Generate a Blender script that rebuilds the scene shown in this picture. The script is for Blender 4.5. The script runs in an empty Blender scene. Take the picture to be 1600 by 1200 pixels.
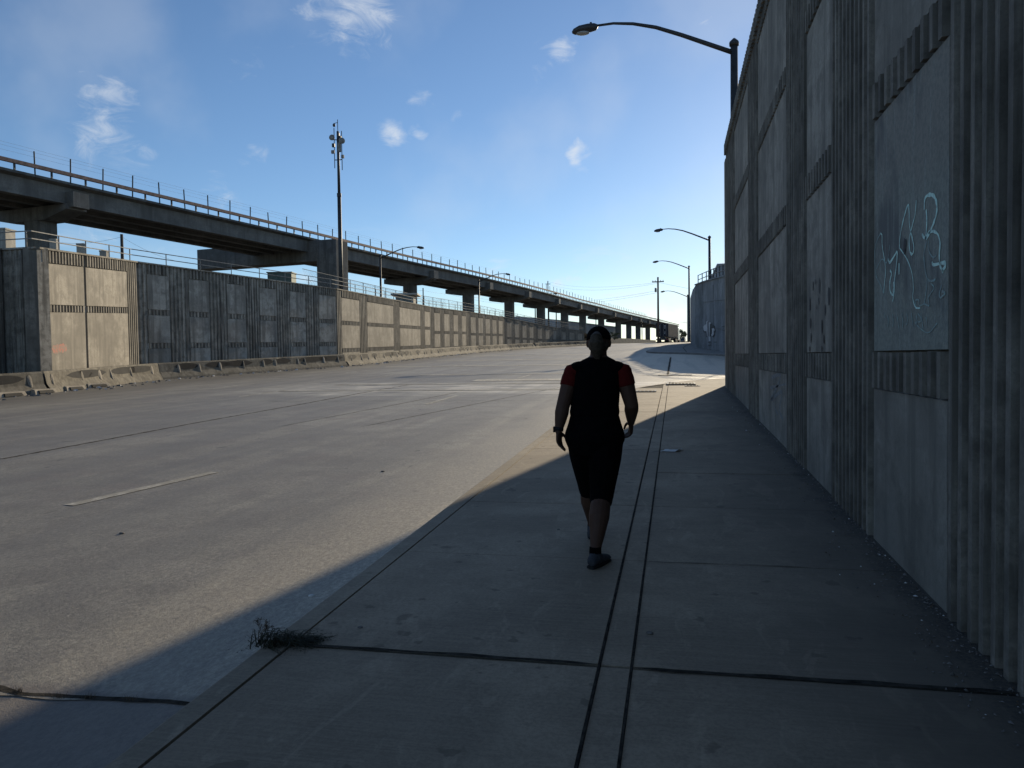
import bpy, bmesh, math, random
from mathutils import Vector, Matrix, noise as mnoise
random.seed(7)
R = math.radians
sc = bpy.context.scene
COL = sc.collection

# ------------------------------------------------------------------ camera
EYE = 1.62
F = 1200.0            # focal length in pixels of the 1600 px wide frame
cam_d = bpy.data.cameras.new('camera')
cam = bpy.data.objects.new('camera', cam_d)
COL.objects.link(cam)
cam_d.sensor_width = 36.0
cam_d.lens = 36.0 * F / 1600.0
cam_d.clip_start = 0.05
cam_d.clip_end = 9000
CAM_M = Matrix.Rotation(R(12.0), 4, 'Z') @ Matrix.Rotation(R(90 - 1.98), 4, 'X') @ Matrix.Rotation(R(-0.8), 4, 'Z')
CAM_M.translation = Vector((0, 0, EYE))
cam.matrix_world = CAM_M
sc.camera = cam
sc.render.resolution_x = 1024
sc.render.resolution_y = 768

# ------------------------------------------------------------------ sky and sun
SUN_AZ = R(12.0)      # clockwise from +Y
SUN_EL = R(15.5)
SUN_DIR = Vector((math.sin(SUN_AZ) * math.cos(SUN_EL), math.cos(SUN_AZ) * math.cos(SUN_EL), math.sin(SUN_EL)))
sd = bpy.data.lights.new('sun', 'SUN')
sd.energy = 5.0
sd.angle = R(0.5)
sd.color = (1.0, 0.85, 0.62)
so = bpy.data.objects.new('sun', sd)
COL.objects.link(so)
so.rotation_euler = SUN_DIR.to_track_quat('Z', 'Y').to_euler()
sc.view_settings.view_transform = 'Standard'
sc.view_settings.look = 'None'
sc.view_settings.exposure = 0.1
sc.view_settings.gamma = 1.0
sc.view_settings.use_curve_mapping = False


def ray(x, y):
    d = Vector(((x - 800) / F, -(y - 600) / F, -1.0))
    return (CAM_M.to_3x3() @ d)


def px(p):
    q = CAM_M.inverted() @ Vector(p)
    return 800 - F * q.x / q.z, 600 + F * q.y / q.z


def at_depth(x, y, dep):
    return Vector((0, 0, EYE)) + ray(x, y) * dep


def on_x(x, y, X):
    d = ray(x, y)
    return Vector((0, 0, EYE)) + d * (X / d.x)


world = bpy.data.worlds.new('World')
sc.world = world
world.use_nodes = True
wt = world.node_tree
for n in list(wt.nodes):
    wt.nodes.remove(n)


class NT:
    def __init__(s, t):
        s.t = t

    def n(s, kind, **kw):
        nd = s.t.nodes.new(kind)
        for k, v in kw.items():
            if k == 'ins':
                for a, b in v.items():
                    if isinstance(b, bpy.types.NodeSocket):
                        s.t.links.new(b, nd.inputs[a])
                    else:
                        nd.inputs[a].default_value = b
            else:
                setattr(nd, k, v)
        return nd

    def math(s, op, a, b=0.0, c=0.0, clamp=False):
        nd = s.t.nodes.new('ShaderNodeMath')
        nd.operation = op
        nd.use_clamp = clamp
        for i, v in enumerate((a, b, c)):
            if isinstance(v, bpy.types.NodeSocket):
                s.t.links.new(v, nd.inputs[i])
            else:
                nd.inputs[i].default_value = v
        return nd.outputs[0]

    def mr(s, v, a, b, c=0.0, d=1.0, smooth=True):
        nd = s.t.nodes.new('ShaderNodeMapRange')
        nd.interpolation_type = 'SMOOTHSTEP' if smooth else 'LINEAR'
        s.t.links.new(v, nd.inputs[0])
        for i, q in enumerate((a, b, c, d)):
            nd.inputs[i + 1].default_value = q
        return nd.outputs[0]

    def mix(s, f, a, b, mode='MIX'):
        nd = s.t.nodes.new('ShaderNodeMix')
        nd.data_type = 'RGBA'
        nd.blend_type = mode
        for i, v in ((0, f), (6, a), (7, b)):
            if isinstance(v, bpy.types.NodeSocket):
                s.t.links.new(v, nd.inputs[i])
            else:
                nd.inputs[i].default_value = v if i == 0 else (v[0], v[1], v[2], 1)
        return nd.outputs[2]

    def noise(s, vec, scale, detail=6, rough=0.55, dist=0.0):
        nd = s.t.nodes.new('ShaderNodeTexNoise')
        nd.inputs['Scale'].default_value = scale
        nd.inputs['Detail'].default_value = detail
        nd.inputs['Roughness'].default_value = rough
        nd.inputs['Distortion'].default_value = dist
        s.t.links.new(vec, nd.inputs['Vector'])
        return nd.outputs['Fac']

    def mapping(s, vec, scale=(1, 1, 1), loc=(0, 0, 0)):
        nd = s.t.nodes.new('ShaderNodeMapping')
        nd.inputs['Scale'].default_value = scale
        nd.inputs['Location'].default_value = loc
        s.t.links.new(vec, nd.inputs['Vector'])
        return nd.outputs[0]


def build_world():
    w = NT(wt)
    sky = w.n('ShaderNodeTexSky')
    sky.sky_type = 'NISHITA'
    sky.sun_disc = False
    sky.sun_elevation = SUN_EL
    sky.sun_rotation = SUN_AZ
    sky.altitude = 10
    sky.air_density = 0.87
    sky.dust_density = 0.1
    sky.ozone_density = 3.6
    tc = w.n('ShaderNodeTexCoord').outputs['Generated']
    nrm = w.n('ShaderNodeVectorMath', operation='NORMALIZE', ins={0: tc}).outputs[0]
    # small clouds: directions in the sky, angular radius in degrees, strength
    spots = [(560, 15, 5.0, .95), (490, 10, 3.0, .6), (875, 76, 2.3, 1.0), (850, 110, 1.8, .6), (900, 248, 1.9, 1.0),
             (610, 208, 2.2, .95), (648, 204, 1.4, .95), (652, 150, 1.6, .6), (150, 150, 4.2, .72), (400, 232, 2.2, .62),
             (165, 225, 3.6, .66), (205, 260, 3.0, .6), (380, 105, 2.6, .5), (1105, 25, 2.2, .5), (722, 188, 1.3, .55),
             (1125, 418, 2.4, 1.1), (1045, 425, 1.4, .8), (1060, 470, 3.4, 1.1), (1010, 500, 2.6, .8), (885, 445, 1.6, .9),
             (958, 427, .8, .7), (920, 453, 1.0, .7), (1095, 500, 3.4, 1.2), (160, 365, 3.5, .6), (350, 300, 3, .5),
             (1200, 250, 3, .6), (-300, 200, 9, .7), (-700, 0, 12, .7), (1900, 300, 9, .8)]
    acc = None
    warp = w.n('ShaderNodeTexNoise', ins={'Vector': nrm, 'Scale': 24.0, 'Detail': 3.0})
    wv = w.n('ShaderNodeVectorMath', operation='SUBTRACT', ins={0: warp.outputs['Color'], 1: (.5, .5, .5)}).outputs[0]
    wv = w.n('ShaderNodeVectorMath', operation='SCALE', ins={0: wv, 'Scale': .05}).outputs[0]
    wd = w.n('ShaderNodeVectorMath', operation='ADD', ins={0: nrm, 1: wv}).outputs[0]
    for (x, y, r, s) in spots:
        d = ray(x, y).normalized()
        q = w.n('ShaderNodeVectorMath', operation='SUBTRACT', ins={0: wd, 1: d}).outputs[0]
        q = w.n('ShaderNodeVectorMath', operation='MULTIPLY', ins={0: q, 1: (1, 1, 1.25)}).outputs[0]
        ln = w.n('ShaderNodeVectorMath', operation='LENGTH', ins={0: q}).outputs['Value']
        m = w.mr(ln, 0.0, math.radians(r), s, 0.0)
        acc = m if acc is None else w.math('MAXIMUM', acc, m)
    n1 = w.noise(w.mapping(nrm, (1, 1, 1.9)), 21, 12, 0.68, .9)
    n2 = w.noise(nrm, 5, 5, 0.5)
    c = w.math('ADD', n1, w.math('MULTIPLY', acc, .52))
    cloud = w.mr(c, .64, 1.3, 0, .8)
    veil = w.math('MULTIPLY', w.mr(n2, .45, .7), .16)
    sep = w.n('ShaderNodeSeparateXYZ', ins={0: nrm})
    low = w.mr(sep.outputs['Z'], .0, .2, .8, 0.0)
    n3 = w.noise(w.mapping(nrm, (1, 1, 3.2)), 14, 8, .6, .4)
    lowc = w.math('MULTIPLY', w.mr(n3, .48, .72), low)
    fac = w.math('MAXIMUM', cloud, w.math('MAXIMUM', veil, lowc))
    col = w.mix(fac, sky.outputs[0], (6.6, 6.9, 7.2))
    bg = w.n('ShaderNodeBackground', ins={'Color': col, 'Strength': 0.114})
    out = w.n('ShaderNodeOutputWorld', ins={'Surface': bg.outputs[0]})


build_world()

# ------------------------------------------------------------------ ground profile


def zr(y):
    """height of the pavement plane along the street: a steady climb, then a plateau"""
    if y <= 150:
        return .0269 * y
    t = min(y - 150, 50)
    return 4.035 + .0269 * (t - t * t / 100)


# ------------------------------------------------------------------ materials
M = {}


def new_mat(name):
    m = bpy.data.materials.new(name)
    m.use_nodes = True
    t = m.node_tree
    b = t.nodes['Principled BSDF']
    M[name] = m
    return m, NT(t), b


def coords(w):
    return w.n('ShaderNodeTexCoord').outputs['Object']


def plain(name, col, rough=.6, metal=0.0, var=.15, scale=4, spec=.5, bump=0.0):
    m, w, b = new_mat(name)
    c = coords(w)
    n = w.noise(c, scale, 5)
    d = tuple(v * (1 - var) for v in col)
    l = tuple(min(1, v * (1 + var)) for v in col)
    w.t.links.new(w.mix(w.mr(n, .3, .7), d, l), b.inputs['Base Color'])
    b.inputs['Roughness'].default_value = rough
    b.inputs['Metallic'].default_value = metal
    b.inputs['Specular IOR Level'].default_value = spec
    if bump:
        bp = w.n('ShaderNodeBump', ins={'Height': w.noise(c, scale * 8, 4), 'Strength': bump, 'Distance': .01})
        w.t.links.new(bp.outputs[0], b.inputs['Normal'])
    return m


def concrete(name, col, dark=.55, scale=1.0, streak=.5, stain=.6, bump=.3, rough=.88, warm=None, fine=18, wash=.25):
    m, w, b = new_mat(name)
    c = coords(w)
    big = w.mr(w.noise(c, .45 * scale, 7, .62), .42, .60)
    mid = w.mr(w.noise(c, 2.2 * scale, 8, .65, .3), .44, .63)
    st = w.mr(w.noise(w.mapping(c, (2.2 * scale, 2.2 * scale, .16 * scale)), 1.4, 7, .6), .48, .65)
    fin = w.noise(c, fine * scale, 6, .7)
    spk = w.mr(w.noise(c, 60, 3, .6), .60, .68)
    base = w.mix(big, tuple(v * .74 for v in col), tuple(v * 1.18 for v in col))
    if warm:
        base = w.mix(w.mr(w.noise(c, .7 * scale, 4), .4, .7), base, warm)
    dk = tuple(v * dark for v in col)
    x = w.mix(w.math('MULTIPLY', mid, stain * .6), base, dk)
    x = w.mix(w.math('MULTIPLY', st, streak), x, dk)
    st2 = w.mr(w.noise(w.mapping(c, (3.1 * scale, 3.1 * scale, .22 * scale), (7, 3, 1)), 1.3, 8, .65, .3), .53, .66)
    x = w.mix(w.math('MULTIPLY', st2, wash), x, tuple(min(.8, v * 1.7) for v in col))
    pour = w.mr(w.noise(w.mapping(c, (.12, .12, 1.5), (0, 0, 4)), 1.0, 4, .5), .5, .53)
    x = w.mix(w.math('MULTIPLY', pour, .14), x, dk)
    x = w.mix(w.math('MULTIPLY', w.mr(fin, .42, .6), .38), x, tuple(v * .62 for v in col))
    x = w.mix(w.math('MULTIPLY', spk, .35), x, tuple(v * .45 for v in col))
    w.t.links.new(x, b.inputs['Base Color'])
    b.inputs['Roughness'].default_value = rough
    b.inputs['Specular IOR Level'].default_value = .3
    h = w.math('ADD', w.math('MULTIPLY', fin, .6), w.math('MULTIPLY', w.noise(c, 90, 3, .6), .4))
    bp = w.n('ShaderNodeBump', ins={'Height': h, 'Strength': bump, 'Distance': .012})
    w.t.links.new(bp.outputs[0], b.inputs['Normal'])
    return m


concrete('right_panel', (.34, .318, .27), .40, 1.1, .6, 1.05, .6, wash=.35)
concrete('right_rib', (.245, .225, .19), .32, 1.5, .7, 1.1, .6, wash=.5)
concrete('left_panel', (.36, .325, .265), .5, 1.0, .7, .95, .5)
concrete('left_rib', (.29, .265, .22), .42, 1.2, .8, 1.0, .5)
concrete('left_dark_panel', (.47, .43, .36), .4, 1.0, .9, 1.1, .5)  # same concrete on facets facing away from the sun, colour raised to lift their shade
concrete('left_dark_rib', (.37, .34, .285), .3, 1.3, .9, 1.1, .5, wash=.7)  # ribs of those shaded facets, base colour lightened likewise
concrete('corner_wall', (.30, .31, .315), .55, .8, .5, .6, .3)
concrete('girder', (.20, .195, .18), .5, .4, .5, .7, .2)
concrete('pier', (.17, .165, .155), .5, .6, .75, .8, .25)
concrete('pale_concrete', (.42, .40, .35), .6, 1.0, .6, .6, .3)
concrete('barrier', (.22, .195, .15), .35, 1.6, .4, 1.2, .6)
concrete('barrier_stain', (.035, .033, .03), .5, 2, .4, .8, .5)
concrete('patch', (.34, .30, .24), .6, 2, .3, .6, .6)
plain('asphalt_earth', (.10, .09, .07), .95, 0, .4, .5)
plain('dirt', (.040, .036, .030), .98, 0, .6, 14, .1, .6)
plain('steel_dark', (.045, .048, .052), .55, .4, .25, 5)
plain('steel_grey', (.22, .22, .22), .5, .6, .2, 5)
plain('steel_gal', (.26, .255, .24), .75, .1, .25, 5, .2)
plain('rust_rail', (.21, .14, .12), .7, .2, .35, 3)
plain('lamp_head', (.05, .05, .055), .5, .3, .15, 9)
plain('lens', (.35, .35, .33), .25, 0, .1, 5)
plain('wood_pole', (.07, .055, .045), .9, 0, .3, 6)
plain('black_cloth', (.0035, .0035, .004), .95, 0, .2, 20, .05)
plain('red_cloth', (.085, .008, .007), .9, 0, .15, 20, .1)
plain('skin', (.08, .043, .029), .6, 0, .08, 12, .2)
plain('hair', (.055, .042, .028), .7, 0, .35, 60, .3)
plain('shoe', (.055, .06, .07), .8, 0, .2, 30, .2)
plain('sole', (.02, .02, .02), .8, 0, .2, 30, .2)
plain('rubber', (.01, .01, .01), .7, 0, .2, 30, .3)
plain('paper', (.62, .62, .6), .8, 0, .1, 10)
plain('stone', (.16, .15, .14), .9, 0, .4, 30)
plain('leaf_dark', (.034, .036, .019), .8, 0, .4, 20)
plain('leaf_mid', (.05, .07, .03), .8, 0, .4, 8)
plain('dry_stem', (.10, .07, .045), .85, 0, .3, 30)
plain('box_green', (.09, .12, .10), .7, .1, .2, 3)
plain('roof_beige', (.45, .42, .36), .8, 0, .15, 1)
plain('glass_dark', (.02, .025, .03), .15, 0, .1, 5)
plain('warehouse', (.30, .32, .33), .8, 0, .12, .4)
plain('block_wall', (.34, .34, .35), .85, 0, .15, .6)
plain('container_navy', (.013, .015, .024), .6, .2, .25, 2)
plain('container_side', (.085, .072, .065), .7, .1, .25, 1)
plain('white_paint', (.6, .6, .6), .7, 0, .2, 6)
plain('black_paint', (.012, .012, .014), .7, 0, .3, 8)
plain('red_spray', (.50, .20, .15), .8, 0, .25, 9)
plain('lamp_red', (.3, .02, .02), .3, 0, .1, 5)
plain('car_paint', (.12, .13, .14), .3, .3, .05, 5)


def mat_spray(name, col, under, lo, hi, sc_=22):
    m, w, b = new_mat(name)
    c = coords(w)
    x = w.mix(w.mr(w.noise(c, sc_, 5, .7), lo, hi), under, col)
    w.t.links.new(x, b.inputs['Base Color'])
    b.inputs['Roughness'].default_value = .85
    b.inputs['Specular IOR Level'].default_value = .2
    return m


mat_spray('teal_spray', (.70, .98, .88), (.40, .52, .48), .3, .55)
mat_spray('teal_faint', (.40, .58, .54), (.30, .34, .33), .35, .65)
mat_spray('grey_spray', (.14, .15, .15), (.30, .31, .31), .35, .65)


def mat_tealed():
    # the panel with the tag has an old greenish paint-over on its lower part
    m, w, b = new_mat('tagged_panel')
    c = coords(w)
    sep = w.n('ShaderNodeSeparateXYZ', ins={0: c})
    n = w.noise(c, 1.6, 6, .6, .5)
    hz = w.mr(w.math('ADD', sep.outputs['Z'], w.math('MULTIPLY', n, 1.2)), 3.0, 3.7, 1, 0)
    col = w.mix(hz, (.30, .285, .245), (.30, .315, .27))
    dk = w.mr(w.noise(w.mapping(c, (1.2, 1.2, .8), (0, 2.2, .6)), 1.1, 8, .62, .4), 0.5, .66)
    col = w.mix(w.math('MULTIPLY', dk, .8), col, (.12, .12, .12))
    st = w.mr(w.noise(w.mapping(c, (6, 6, .5)), 2.2, 6, .6), .5, .62)
    col = w.mix(w.math('MULTIPLY', st, .5), col, (.36, .385, .345))
    fin = w.noise(c, 30, 6, .7)
    col = w.mix(w.math('MULTIPLY', w.mr(fin, .42, .62), .45), col, (.15, .165, .155))
    w.t.links.new(col, b.inputs['Base Color'])
    b.inputs['Roughness'].default_value = .85
    b.inputs['Specular IOR Level'].default_value = .25
    bp = w.n('ShaderNodeBump', ins={'Height': w.noise(c, 70, 4, .6), 'Strength': .3, 'Distance': .01})
    w.t.links.new(bp.outputs[0], b.inputs['Normal'])


mat_tealed()


def mat_road():
    m, w, b = new_mat('road_surface')
    c = coords(w)
    sep = w.n('ShaderNodeSeparateXYZ', ins={0: c})
    X, Y = sep.outputs['X'], sep.outputs['Y']
    along = w.mr(w.noise(w.mapping(c, (1.3, .06, 1)), 1.0, 7, .6), .42, .6)
    cross = w.mr(w.noise(w.mapping(c, (.10, 1.6, 1)), 1.6, 6, .6), .45, .62)
    big = w.mr(w.noise(c, .16, 6, .6, .5), .42, .6)
    mid = w.mr(w.noise(c, 1.4, 8, .65), .44, .62)
    col = w.mix(big, (.285, .262, .212), (.395, .365, .295))
    col = w.mix(w.math('MULTIPLY', along, .5), col, (.175, .165, .148))
    col = w.mix(w.math('MULTIPLY', cross, .38), col, (.31, .285, .24))
    col = w.mix(w.math('MULTIPLY', mid, .4), col, (.145, .13, .115))
    # dark strip where nobody drives, beside the far barrier
    dn = w.math('ADD', X, w.math('MULTIPLY', w.noise(w.mapping(c, (.4, .1, 1)), 1.0, 4), 5.0))
    far = w.mr(dn, -19.5, -15.0, .55, 0)
    col = w.mix(far, col, (.062, .062, .062))
    # sand and grit washed up along the kerb
    n1 = w.noise(w.mapping(c, (1, .45, 1)), 1.5, 7, .65)
    k = w.mr(w.math('ADD', X, w.math('MULTIPLY', n1, 1.8)), -2.95, -1.7)
    beyond = w.mr(w.math('ADD', Y, w.math('MULTIPLY', w.noise(c, 4.0, 5, .7), .3)), 3.35, 3.5)
    k = w.math('MULTIPLY', k, w.math('ADD', w.math('MULTIPLY', beyond, .8), .2))
    grit = w.mr(w.noise(w.mapping(c, (1, .55, 1)), 30, 8, .85), .40, .66)
    grit2 = w.mr(w.noise(w.mapping(c, (1, .5, 1)), 45, 4, .75), .45, .65)
    sandc = w.mix(grit, (.39, .34, .255), (.70, .61, .455))
    col = w.mix(w.math('MULTIPLY', k, .9), col, sandc)
    # scattered grit patches across the first lane
    pn = w.mr(w.noise(w.mapping(c, (.45, .7, 1)), 1.0, 5, .6), .50, .64)
    nearm = w.mr(X, -8.5, -3.0)
    pp = w.math('MULTIPLY', w.math('MULTIPLY', pn, nearm), grit)
    col = w.mix(w.math('MULTIPLY', pp, .7), col, (.42, .38, .31))
    # pinkish wear
    pk = w.mr(w.noise(c, .8, 4, .5), .56, .74)
    col = w.mix(w.math('MULTIPLY', pk, .3), col, (.27, .20, .17))
    col = w.mix(w.math('MULTIPLY', grit2, .3), col, (.10, .094, .085))
    fs = w.mr(w.noise(w.mapping(c, (1, .6, 1)), 34, 5, .8), .42, .60)
    nr = w.math('MULTIPLY', w.mr(X, -30, -3, .35, .75), w.math('SUBTRACT', 1.0, w.math('MULTIPLY', k, .55)))
    col = w.mix(w.math('MULTIPLY', fs, w.math('MULTIPLY', nr, .62)), col, (.10, .092, .078))
    fl = w.mr(w.noise(w.mapping(c, (1, .6, 1), (3, 3, 0)), 26, 5, .8), .56, .66)
    col = w.mix(w.math('MULTIPLY', fl, w.math('MULTIPLY', nr, .6)), col, (.46, .42, .33))
    # worn pale band across the lanes before the side street
    bn = w.math('ADD', Y, w.math('MULTIPLY', w.noise(w.mapping(c, (.25, 1, 1)), 1.2, 6, .7), 5.0))
    bd = w.math('MULTIPLY', w.mr(bn, 24.5, 26.5), w.mr(bn, 30.5, 32.5, 1, 0))
    bd = w.math('MULTIPLY', bd, w.mr(X, -17, -11))
    bd = w.math('MULTIPLY', bd, w.mr(w.noise(w.mapping(c, (.3, 1.2, 1)), 1.6, 6, .7), .40, .56))
    col = w.mix(w.math('MULTIPLY', bd, .85), col, (.68, .62, .50))
    # darker tyre-polished lanes
    ln = w.mr(w.noise(w.mapping(c, (.55, .012, 1)), 1.6, 3, .5), .47, .56)
    col = w.mix(w.math('MULTIPLY', ln, .3), col, (.13, .125, .118))
    # the next slab is an older, darker pour with a pinkish cast
    old = w.math('MULTIPLY', w.math('SUBTRACT', 1.0, beyond), .5)
    col = w.mix(old, col, (.16, .13, .11))
    # old oil and tar spots
    sp = w.mr(w.noise(w.mapping(c, (1.3, .6, 1)), 3.3, 3, .5), .70, .76)
    col = w.mix(w.math('MULTIPLY', sp, .6), col, (.05, .048, .045))
    w.t.links.new(col, b.inputs['Base Color'])
    b.inputs['Roughness'].default_value = .6
    b.inputs['Specular IOR Level'].default_value = .5
    h = w.math('ADD', w.math('MULTIPLY', w.noise(c, 28, 6, .75), .7), w.math('MULTIPLY', w.noise(c, 110, 3, .6), .4))
    bp = w.n('ShaderNodeBump', ins={'Height': h, 'Strength': .5, 'Distance': .014})
    w.t.links.new(bp.outputs[0], b.inputs['Normal'])


mat_road()


def mat_sidewalk(name='sidewalk_concrete', wallside=True, col=(.335, .272, .195)):
    m, w, b = new_mat(name)
    c = coords(w)
    sep = w.n('ShaderNodeSeparateXYZ', ins={0: c})
    X, Y = sep.outputs['X'], sep.outputs['Y']
    big = w.mr(w.noise(c, .55, 6, .6, .4), .42, .6)
    mid = w.mr(w.noise(c, 3.0, 8, .68), .44, .62)
    brush = w.noise(w.mapping(c, (2.0, 60, 2)), 1.0, 5, .6)
    # each slab was poured from another batch
    cell = w.math('FLOOR', w.math('DIVIDE', w.math('SUBTRACT', Y, 3.73), 1.8))
    wn = w.n('ShaderNodeTexWhiteNoise', noise_dimensions='1D', ins={'W': cell}).outputs[0]
    x = w.mix(big, tuple(v * .8 for v in col), tuple(v * 1.15 for v in col))
    x = w.mix(w.math('MULTIPLY', mid, .42), x, tuple(v * .62 for v in col))
    x = w.mix(w.math('MULTIPLY', wn, .16), x, tuple(v * .6 for v in col))
    x = w.mix(w.math('MULTIPLY', w.mr(brush, .42, .62), .22), x, tuple(v * 1.3 for v in col))
    smear = w.mr(w.noise(w.mapping(c, (3.5, 1.1, 1)), 1.7, 5, .6, 1.2), .56, .66)
    x = w.mix(w.math('MULTIPLY', smear, .3), x, tuple(v * 1.55 for v in col))
    blot = w.mr(w.noise(c, 5.5, 3, .5), .655, .70)
    x = w.mix(w.math('MULTIPLY', blot, .55), x, tuple(v * .35 for v in col))
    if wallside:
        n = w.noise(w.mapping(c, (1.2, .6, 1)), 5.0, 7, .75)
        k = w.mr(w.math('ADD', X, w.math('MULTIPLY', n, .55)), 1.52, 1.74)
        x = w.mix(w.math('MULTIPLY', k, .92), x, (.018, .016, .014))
        dirt_shade = w.mr(w.math('ADD', X, w.math('MULTIPLY', w.noise(c, 2.0, 6, .7), .9)), .35, 2.0)  # broad dirt toward the wall, with part of the wall's shade painted in
        x = w.mix(w.math('MULTIPLY', dirt_shade, .75), x, (.06, .055, .047))
    fin = w.mr(w.noise(c, 48, 5, .8), .43, .6)
    x = w.mix(w.math('MULTIPLY', fin, .36), x, tuple(v * .5 for v in col))
    w.t.links.new(x, b.inputs['Base Color'])
    b.inputs['Roughness'].default_value = .82
    b.inputs['Specular IOR Level'].default_value = .3
    h = w.math('ADD', w.math('MULTIPLY', brush, .5), w.math('MULTIPLY', w.noise(c, 80, 4, .7), .6))
    bp = w.n('ShaderNodeBump', ins={'Height': h, 'Strength': .3, 'Distance': .008})
    w.t.links.new(bp.outputs[0], b.inputs['Normal'])


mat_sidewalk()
mat_sidewalk('kerb_concrete', False, (.33, .275, .20))
mat_sidewalk('far_walk_concrete', False, (.27, .26, .24))


def mat_marking(name, col, lo, hi):
    m, w, b = new_mat(name)
    c = coords(w)
    n = w.math('ADD', w.math('MULTIPLY', w.noise(w.mapping(c, (1, .4, 1)), 9, 7, .8), .6),
               w.math('MULTIPLY', w.noise(c, 1.1, 4, .6), .4))
    x = w.mix(w.mr(n, lo, hi), (.30, .278, .225), col)
    w.t.links.new(x, b.inputs['Base Color'])
    b.inputs['Roughness'].default_value = .75


mat_marking('worn_paint', (.58, .54, .44), .47, .62)
mat_marking('faint_paint', (.60, .57, .49), .46, .60)

# ------------------------------------------------------------------ mesh helpers


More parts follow.
